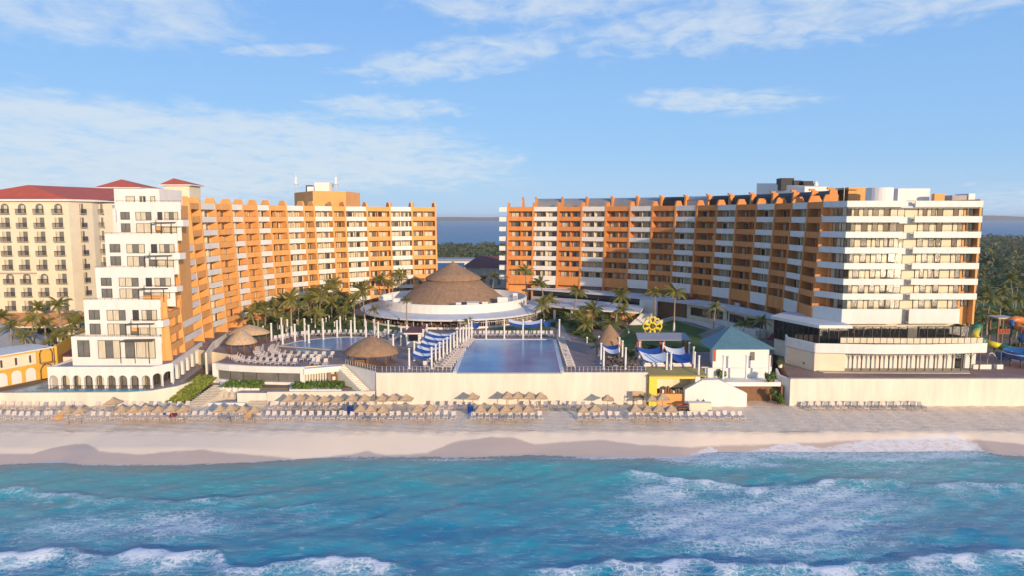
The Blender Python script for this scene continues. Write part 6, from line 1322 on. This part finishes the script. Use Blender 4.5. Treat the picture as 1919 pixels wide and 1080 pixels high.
for n, (lab, grp, lst) in enumerate((('green shrub under the palms behind the lagoon pool', 'shrubs behind the lagoon pool', [(480, 612, 2.0, 1.8), (500, 618, 1.6, 1.2), (520, 606, 2.4, 2.2), (540, 600, 2.2, 2.6), (560, 606, 2.2, 2.0), (580, 598, 3.0, 3.2), (610, 594, 3.4, 3.4), (640, 598, 2.8, 2.6), (600, 612, 1.8, 1.3), (570, 618, 1.4, 1.), (625, 612, 2.2, 1.4), (655, 612, 2.0, 1.6), (540, 618, 1.2, .9), (680, 610, 1.8, 1.6), (715, 604, 1.6, 1.7), (735, 606, 1.3, 1.2), (755, 605, 1.2, 1.4), (470, 622, 1.5, 1.1), (622, 585, 3.6, 5.), (590, 586, 3.4, 4.6), (650, 585, 3.0, 4.0)]),
                  ('dark shrub beside the garden path right of the restaurant', 'shrubs in the right garden', [(1020, 600, 2.2, 2.2), (1030, 612, 1.8, 1.6), (1012, 590, 2.2, 3.0), (1055, 604, 2.0, 1.6), (1075, 612, 2.4, 2.0), (1095, 618, 2.4, 1.8), (1115, 616, 2.2, 1.7), (1135, 620, 2.0, 1.6), (1080, 628, 1.6, 1.2), (1100, 634, 1.6, 1.3), (1108, 642, 1.4, 1.2), (1150, 608, 2.4, 2.), (1130, 600, 2.4, 2.4), (1170, 618, 1.6, 1.), (1060, 596, 2.2, 2.2), (985, 565, 2.6, 3.8), (1165, 560, 3.0, 4.0)]),
                  ('low shrub at the foot of the pavilion and pergola', 'shrubs by the pergola', [(1200, 655, 1.5, 1.0), (1220, 655, 1.4, .9), (1245, 656, 1.4, .8), (1270, 656, 1.4, .8), (1185, 668, 1.2, 1.1), (1172, 662, 1.2, 1.0)]),
                  ('green bush before the dark glazed porch of the cream hotel', 'shrubs before the cream hotel', [(20, 668, 1.6, 1.6), (60, 664, 1.6, 1.4), (100, 656, 1.8, 1.5), (135, 648, 2.0, 2.0), (10, 640, 2.0, 2.0), (80, 640, 2.0, 1.8), (120, 634, 2.2, 2.4), (148, 630, 2.2, 3.0)]),
 ('green bush in the garden beyond the right end tower', 'shrubs beyond the right tower', [(1850, 590, 2.6, 2.6), (1835, 600, 2.4, 3.4), (1868, 604, 2.2, 1.8), (1905, 592, 2.6, 2.6), (1880, 588, 2.6, 2.6), (1915, 604, 2.2, 2.0), (1845, 612, 2.0, 2.6), (1860, 622, 1.8, 1.5), (1826, 606, 2.2, 4.0), (1880, 622, 1.8, 1.6), (1910, 650, 1.6, 1.2)]))):
    for (px, py, a, b_) in lst: shrub(px, py, 4.5 if n >= 3 else 7.6, a*.9, b_*.8, lab, grp)
shrub(1448, 718, 6.3, 1.15, 1.3, 'round clipped bush at the corner of the right cream wall', None, 2, 114.6)
for i, (px, py, z) in enumerate(((1452, 742, 4.0), (1458, 750, 3.2), (1464, 757, 2.6))): shrub(px, py, z, .8, .9, ['upper', 'middle', 'lowest'][i]+' green bush in the sloping bed left of the right wall', None, 2, 113.9+.3*(2-i))
shrub(1334, 694, 6.2, .9, 1.2, 'green bush at the left corner of the white pavilion', None, 2, 117.6)
for px, py, l in ((1411, 690, 'left potted shrub in a white pot on the terracotta terrace'), (1462, 690, 'potted shrub in a white pot on the terracotta terrace, left of the arcade corner'), (1510, 690, 'potted shrub in a white pot at the arcade corner')):
    x, y, z = G(px, py, 6.8)
    if px < 1450: continue
    T = thing('potted_plant', l, 'potted plant', (x, y, 6.8)); m = MB(); m.lathe(x, y, [(.3, 6.8), (.42, 7.5), (.36, 7.5), (.3, 7.4), (.01, 7.4)], 'white', 12); m.build('pot', T); sm_ = shrub_me(9+px, 'shrub'); q = MB(); q.add(sm_, Matrix.Translation((x, y, 7.3)) @ Matrix.Scale(.75, 4)); q.build('plant', T)
x, y, z = G(1560, 697, 6.8)
for px, l, w_ in ((1838, 'long low white planter box by the arcade end', 1.6), (1871, 'square white planter box right of the arcade end', .55)):
    x, y, z = G(px, 692, 6.8); m = MB(); m.box(x-w_, x+w_, y-.4, y+.4, 6.8, 7.6, 'white'); m.box(x-w_+.1, x+w_-.1, y-.3, y+.3, 7.603, 7.65, 'soil'); single(m, 'planter_box', l, 'planter', (x, y, 6.8))
# ---------------------------------------------------------------- far mangrove, one mass
m = MB(); r = random.Random(3)
def ftree(x, y, R, zc_, nq):
    for _ in range(nq):
        d = Vector((r.gauss(0, 1), r.gauss(0, 1), abs(r.gauss(0, 1))*.9-.25)).normalized(); p = Vector((x, y, zc_))+Vector((d.x*R, d.y*R, d.z*R*.8))*r.uniform(.7, 1.05); s = R*r.uniform(.08, .19); q = (d+Vector((r.uniform(-.5, .5), r.uniform(-.5, .5), r.uniform(-.3, .7)))).normalized(); e = q.orthogonal().normalized(); f_ = q.cross(e)
        m.face([p-e*s-f_*s*.5, p+e*s*.5-f_*s, p+e*s+f_*s*.5, p-e*s*.5+f_*s], 'mangrove')
for _ in range(650):
    y = 400+215*r.random()**1.0; x = r.uniform(-.14, .06)*y; ftree(x, y, r.uniform(3, 6), r.uniform(5, 8.5), 64)
for _ in range(900):
    y = 250+560*r.random()**1.2; x = r.uniform(.55, .95)*y; ftree(x, y, r.uniform(3, 6.5)*(1 if y > 330 else .8), r.uniform(5.5, 11), 72)
m.build('mangrove_forest', kind='stuff')
bpy.data.objects['mangrove_forest']['label'] = 'dark green mangrove forest between the resort and the lagoon'; bpy.data.objects['mangrove_forest']['category'] = 'forest'
# ---------------------------------------------------------------- water playground at the right edge
T = thing('water_slide', 'green and yellow tube slide beside the right tower', 'water slide', (*G(1850, 690, 4.5)[:2], 4.5))
def tubepx(T, name, pts, rad, k):
    m = MB(); P_ = [D(a, b_, Y) for a, b_, Y in pts]; m.tube(P_, rad, k, 10); m.build(name, T)
tubepx(T, 'upper_tube', [(1834, 613, 140), (1831, 620, 139)], .62, 'greenp'); tubepx(T, 'upper_tube', [(1831, 620.5, 139), (1827, 630, 137), (1832, 637, 136)], .62, 'yellowp'); tubepx(T, 'middle_tube', [(1832, 637.5, 136), (1848, 643, 135)], .62, 'greenp'); tubepx(T, 'middle_tube', [(1848, 643.2, 135), (1866, 648, 134), (1874, 650, 134)], .62, 'yellowp'); tubepx(T, 'lower_tube', [(1874, 650.5, 134), (1892, 656, 132), (1894, 662, 131)], .62, 'greenp')
for px, Y in ((1841, 137), (1868, 134.5), (1889, 133)): x = D(px, 640, Y)[0]; m = MB(); m.tube([(x, Y+.5, 4.5), (x, Y+.5, D(px, 648, Y)[2])], .14, 'frame', 6); m.build('support', T)
T = thing('water_slide', 'orange and blue tube slide at the right edge', 'water slide', (*G(1905, 690, 4.5)[:2], 4.5))
tubepx(T, 'orange_tube', [(1902, 609, 142), (1910, 616, 141), (1925, 622, 139), (1945, 626, 138)], .75, 'orangep'); tubepx(T, 'orange_tube', [(1888, 606, 146), (1902, 600, 146), (1930, 604, 146)], .8, 'orangep'); tubepx(T, 'blue_end', [(1894, 610, 142.6), (1902, 608.5, 142.1)], 1.05, 'slide_blue'); tubepx(T, 'blue_tube', [(1910, 638, 136), (1918, 634, 135.5), (1935, 632, 135)], .75, 'slide_blue'); tubepx(T, 'red_tube', [(1916, 629, 137), (1940, 626, 137)], .6, 'redwood')
for px, Y in ((1899, 141), (1917, 136)): x = D(px, 640, Y)[0]; m = MB(); m.tube([(x, Y+.8, 4.5), (x, Y+.8, D(px, 615, Y)[2])], .2, 'frame', 6); m.build('support', T)
T = thing('play_tower', 'brown wooden play tower with a pale flat roof behind the slides', 'play tower', (*G(1880, 660, 4.5)[:2], 4.5))
a = D(1872, 596, 152); b_ = D(1896, 596, 152); zt = a[2]; zm = lerp(4.5, zt, .5)
for xx in (a[0], b_[0]):
    for yy in (152, 154.6): m = MB(); m.box(xx-.14, xx+.14, yy-.14, yy+.14, 4.5, zt-.3, 'wood'); m.build('post', T)
m = MB(); m.box(a[0]-.2, b_[0]+.2, 151.8, 154.8, zm-.2, zm, 'wood'); m.build('platform', T)
m = MB()
for i in range(9): xx = lerp(a[0], b_[0], i/8); m.box(xx-.1, xx+.1, 151.85, 151.95, zm+.003, zm+1.0, 'redwood')
m.build('railing', T)
m = MB(); m.box(a[0]-.5, b_[0]+.5, 151.4, 155.2, zt-.297, zt, 'stone'); m.build('roof', T)
T = thing('blue_pool_tank', 'round blue tank on posts at the right edge of the terrace', 'slide pool', (*D(1925, 670, 122)[:2], 4.5))
x, y, z = D(1925, 672, 124); m = MB(); m.lathe(x, y, [(3.6, z), (3.7, z+.4), (3.72, z+1.3), (3.4, z+1.3), (3.3, z+.4), (.01, z+.35)], 'slide_blue', 28); m.build('tank', T); m = MB(); m.lathe(x, y, [(3.74, z+.8), (3.74, z+.95), (3.70, z+.95)], 'white', 28); m.build('stripe', T)
for i in range(5): a = PI+i*PI/5; m = MB(); m.tube([(x+3*math.cos(a), y+3*math.sin(a), 6.8), (x+3*math.cos(a), y+3*math.sin(a), z+.1)], .12, 'frame', 6); m.build('post', T)
T = thing('play_platform', 'small dark blue play platform with white arched pipes left of the blue tank', 'play platform', (*G(1884, 690, 6.8)[:2], 6.8))
x, y, z = G(1884, 684, 6.8); m = MB(); m.box(x-.9, x+.9, y, y+1.6, 7.5, 9.0, 'slide_blue'); m.build('panel', T)
m = MB(); m.tube([(x-3.4+3.0*(1-math.cos(q*PI/12))*.6, y, 6.8+2.4*math.sin(q*PI/7)*.9) for q in range(7)], .09, 'plastic', 6); m.build('pipe', T)
for dx in (-.9, .9): m = MB(); m.tube([(x+dx, y-.1, 6.8), (x+dx, y-.1, 9.3)], .08, 'plastic', 6); m.build('post', T)
# ---------------------------------------------------------------- garden lights, people
for i, (px, py) in enumerate(((493, 618), (520, 616), (557, 606), (584, 604), (611, 602), (617, 598), (627, 610), (678, 606), (1100, 640))):
    x, y, z = G(px, py+4, zD); m = MB(); m.lathe(x, y, [(.12, zD), (.12, zD+.9), (.2, zD+.95), (.2, zD+1.25), (.02, zD+1.3)], 'white', 8); single(m, 'garden_light', 'small white bollard light in the garden, '+ordn(i, 9), 'garden light', (x, y, zD), 'garden lights')
def person(loc, rot, label, cat='person', shirt='darkmetal'):
    me = bpy.data.meshes.new('person'); V_ = [(0, 0, .95), (0, 0, 1.15), (0, 0, 1.38), (0, 0, 1.50), (0, -.02, 1.62), (0, -.02, 1.72), (.1, 0, .88), (.11, -.02, .48), (.11, 0, .08), (.12, -.13, .04), (-.1, 0, .88), (-.12, .03, .48), (-.12, .05, .08), (-.13, -.08, .04), (.19, 0, 1.40), (.25, -.05, 1.12), (.22, -.28, 1.02), (.2, -.38, 1.02), (-.19, 0, 1.40), (-.26, .0, 1.12), (-.25, -.18, .92), (-.25, -.24, .84)]
    E_ = [(0, 1), (1, 2), (2, 3), (3, 4), (4, 5), (0, 6), (6, 7), (7, 8), (8, 9), (0, 10), (10, 11), (11, 12), (12, 13), (2, 14), (14, 15), (15, 16), (16, 17), (2, 18), (18, 19), (19, 20), (20, 21)]
    R_ = [.15, .13, .16, .055, .10, .085, .09, .06, .042, .035, .09, .06, .042, .035, .06, .045, .035, .03, .06, .045, .035, .03]
    me.from_pydata(V_, E_, []); o = bpy.data.objects.new('person', me); C.objects.link(o); md = o.modifiers.new('skin', 'SKIN'); 
    for sv, rr in zip(me.skin_vertices[0].data, R_): sv.radius = (rr, rr)
    me.skin_vertices[0].data[0].use_root = True
    o.modifiers.new('sub', 'SUBSURF').levels = 1
    dg = bpy.context.evaluated_depsgraph_get(); me2 = bpy.data.meshes.new_from_object(o.evaluated_get(dg)); o.modifiers.clear(); o.data = me2
    for k in ('skin', shirt, 'whitefab', 'frame'): me2.materials.append(M[k])
    for p in me2.polygons:
        c = p.center; p.use_smooth = True
        p.material_index = 3 if c.z > 1.68 or (c.z > 1.55 and c.y > .02) else (1 if .98 < c.z < 1.46 and abs(c.x) < .27 and c.z > 1.0 else (2 if .55 < c.z <= .98 and abs(c.x) < .21 else 0))
    o.location = loc; o.rotation_euler = (0, 0, rot); o['label'] = label; o['category'] = cat
person((D(1319, 745, 111.9)[0], 112.2, 2.15), 0, 'person in dark top standing behind the low cream counter')
x, y, z = G(1160, 782, 2.0); person((x, y, sand_z(x, y)), 1.2, 'person in pale shirt walking by the loungers right of the middle', shirt='whitefab')
print('loungers', NL)
# ---------------------------------------------------------------- sea air
hz = bpy.data.materials.new('haze'); hz.use_nodes = True; hn = hz.node_tree; hn.nodes.clear()
ho = hn.nodes.new('ShaderNodeOutputMaterial'); hv = hn.nodes.new('ShaderNodeVolumePrincipled')
hv.inputs['Color'].default_value = (.86, .91, 1, 1); hv.inputs['Density'].default_value = .00013; hv.inputs['Anisotropy'].default_value = .0
hn.links.new(hv.outputs[0], ho.inputs['Volume']); M['haze'] = hz
m = MB(); m.box(-7600, 7600, -720, 7000, -8, 47, 'haze'); o = m.build('haze', kind='stuff')
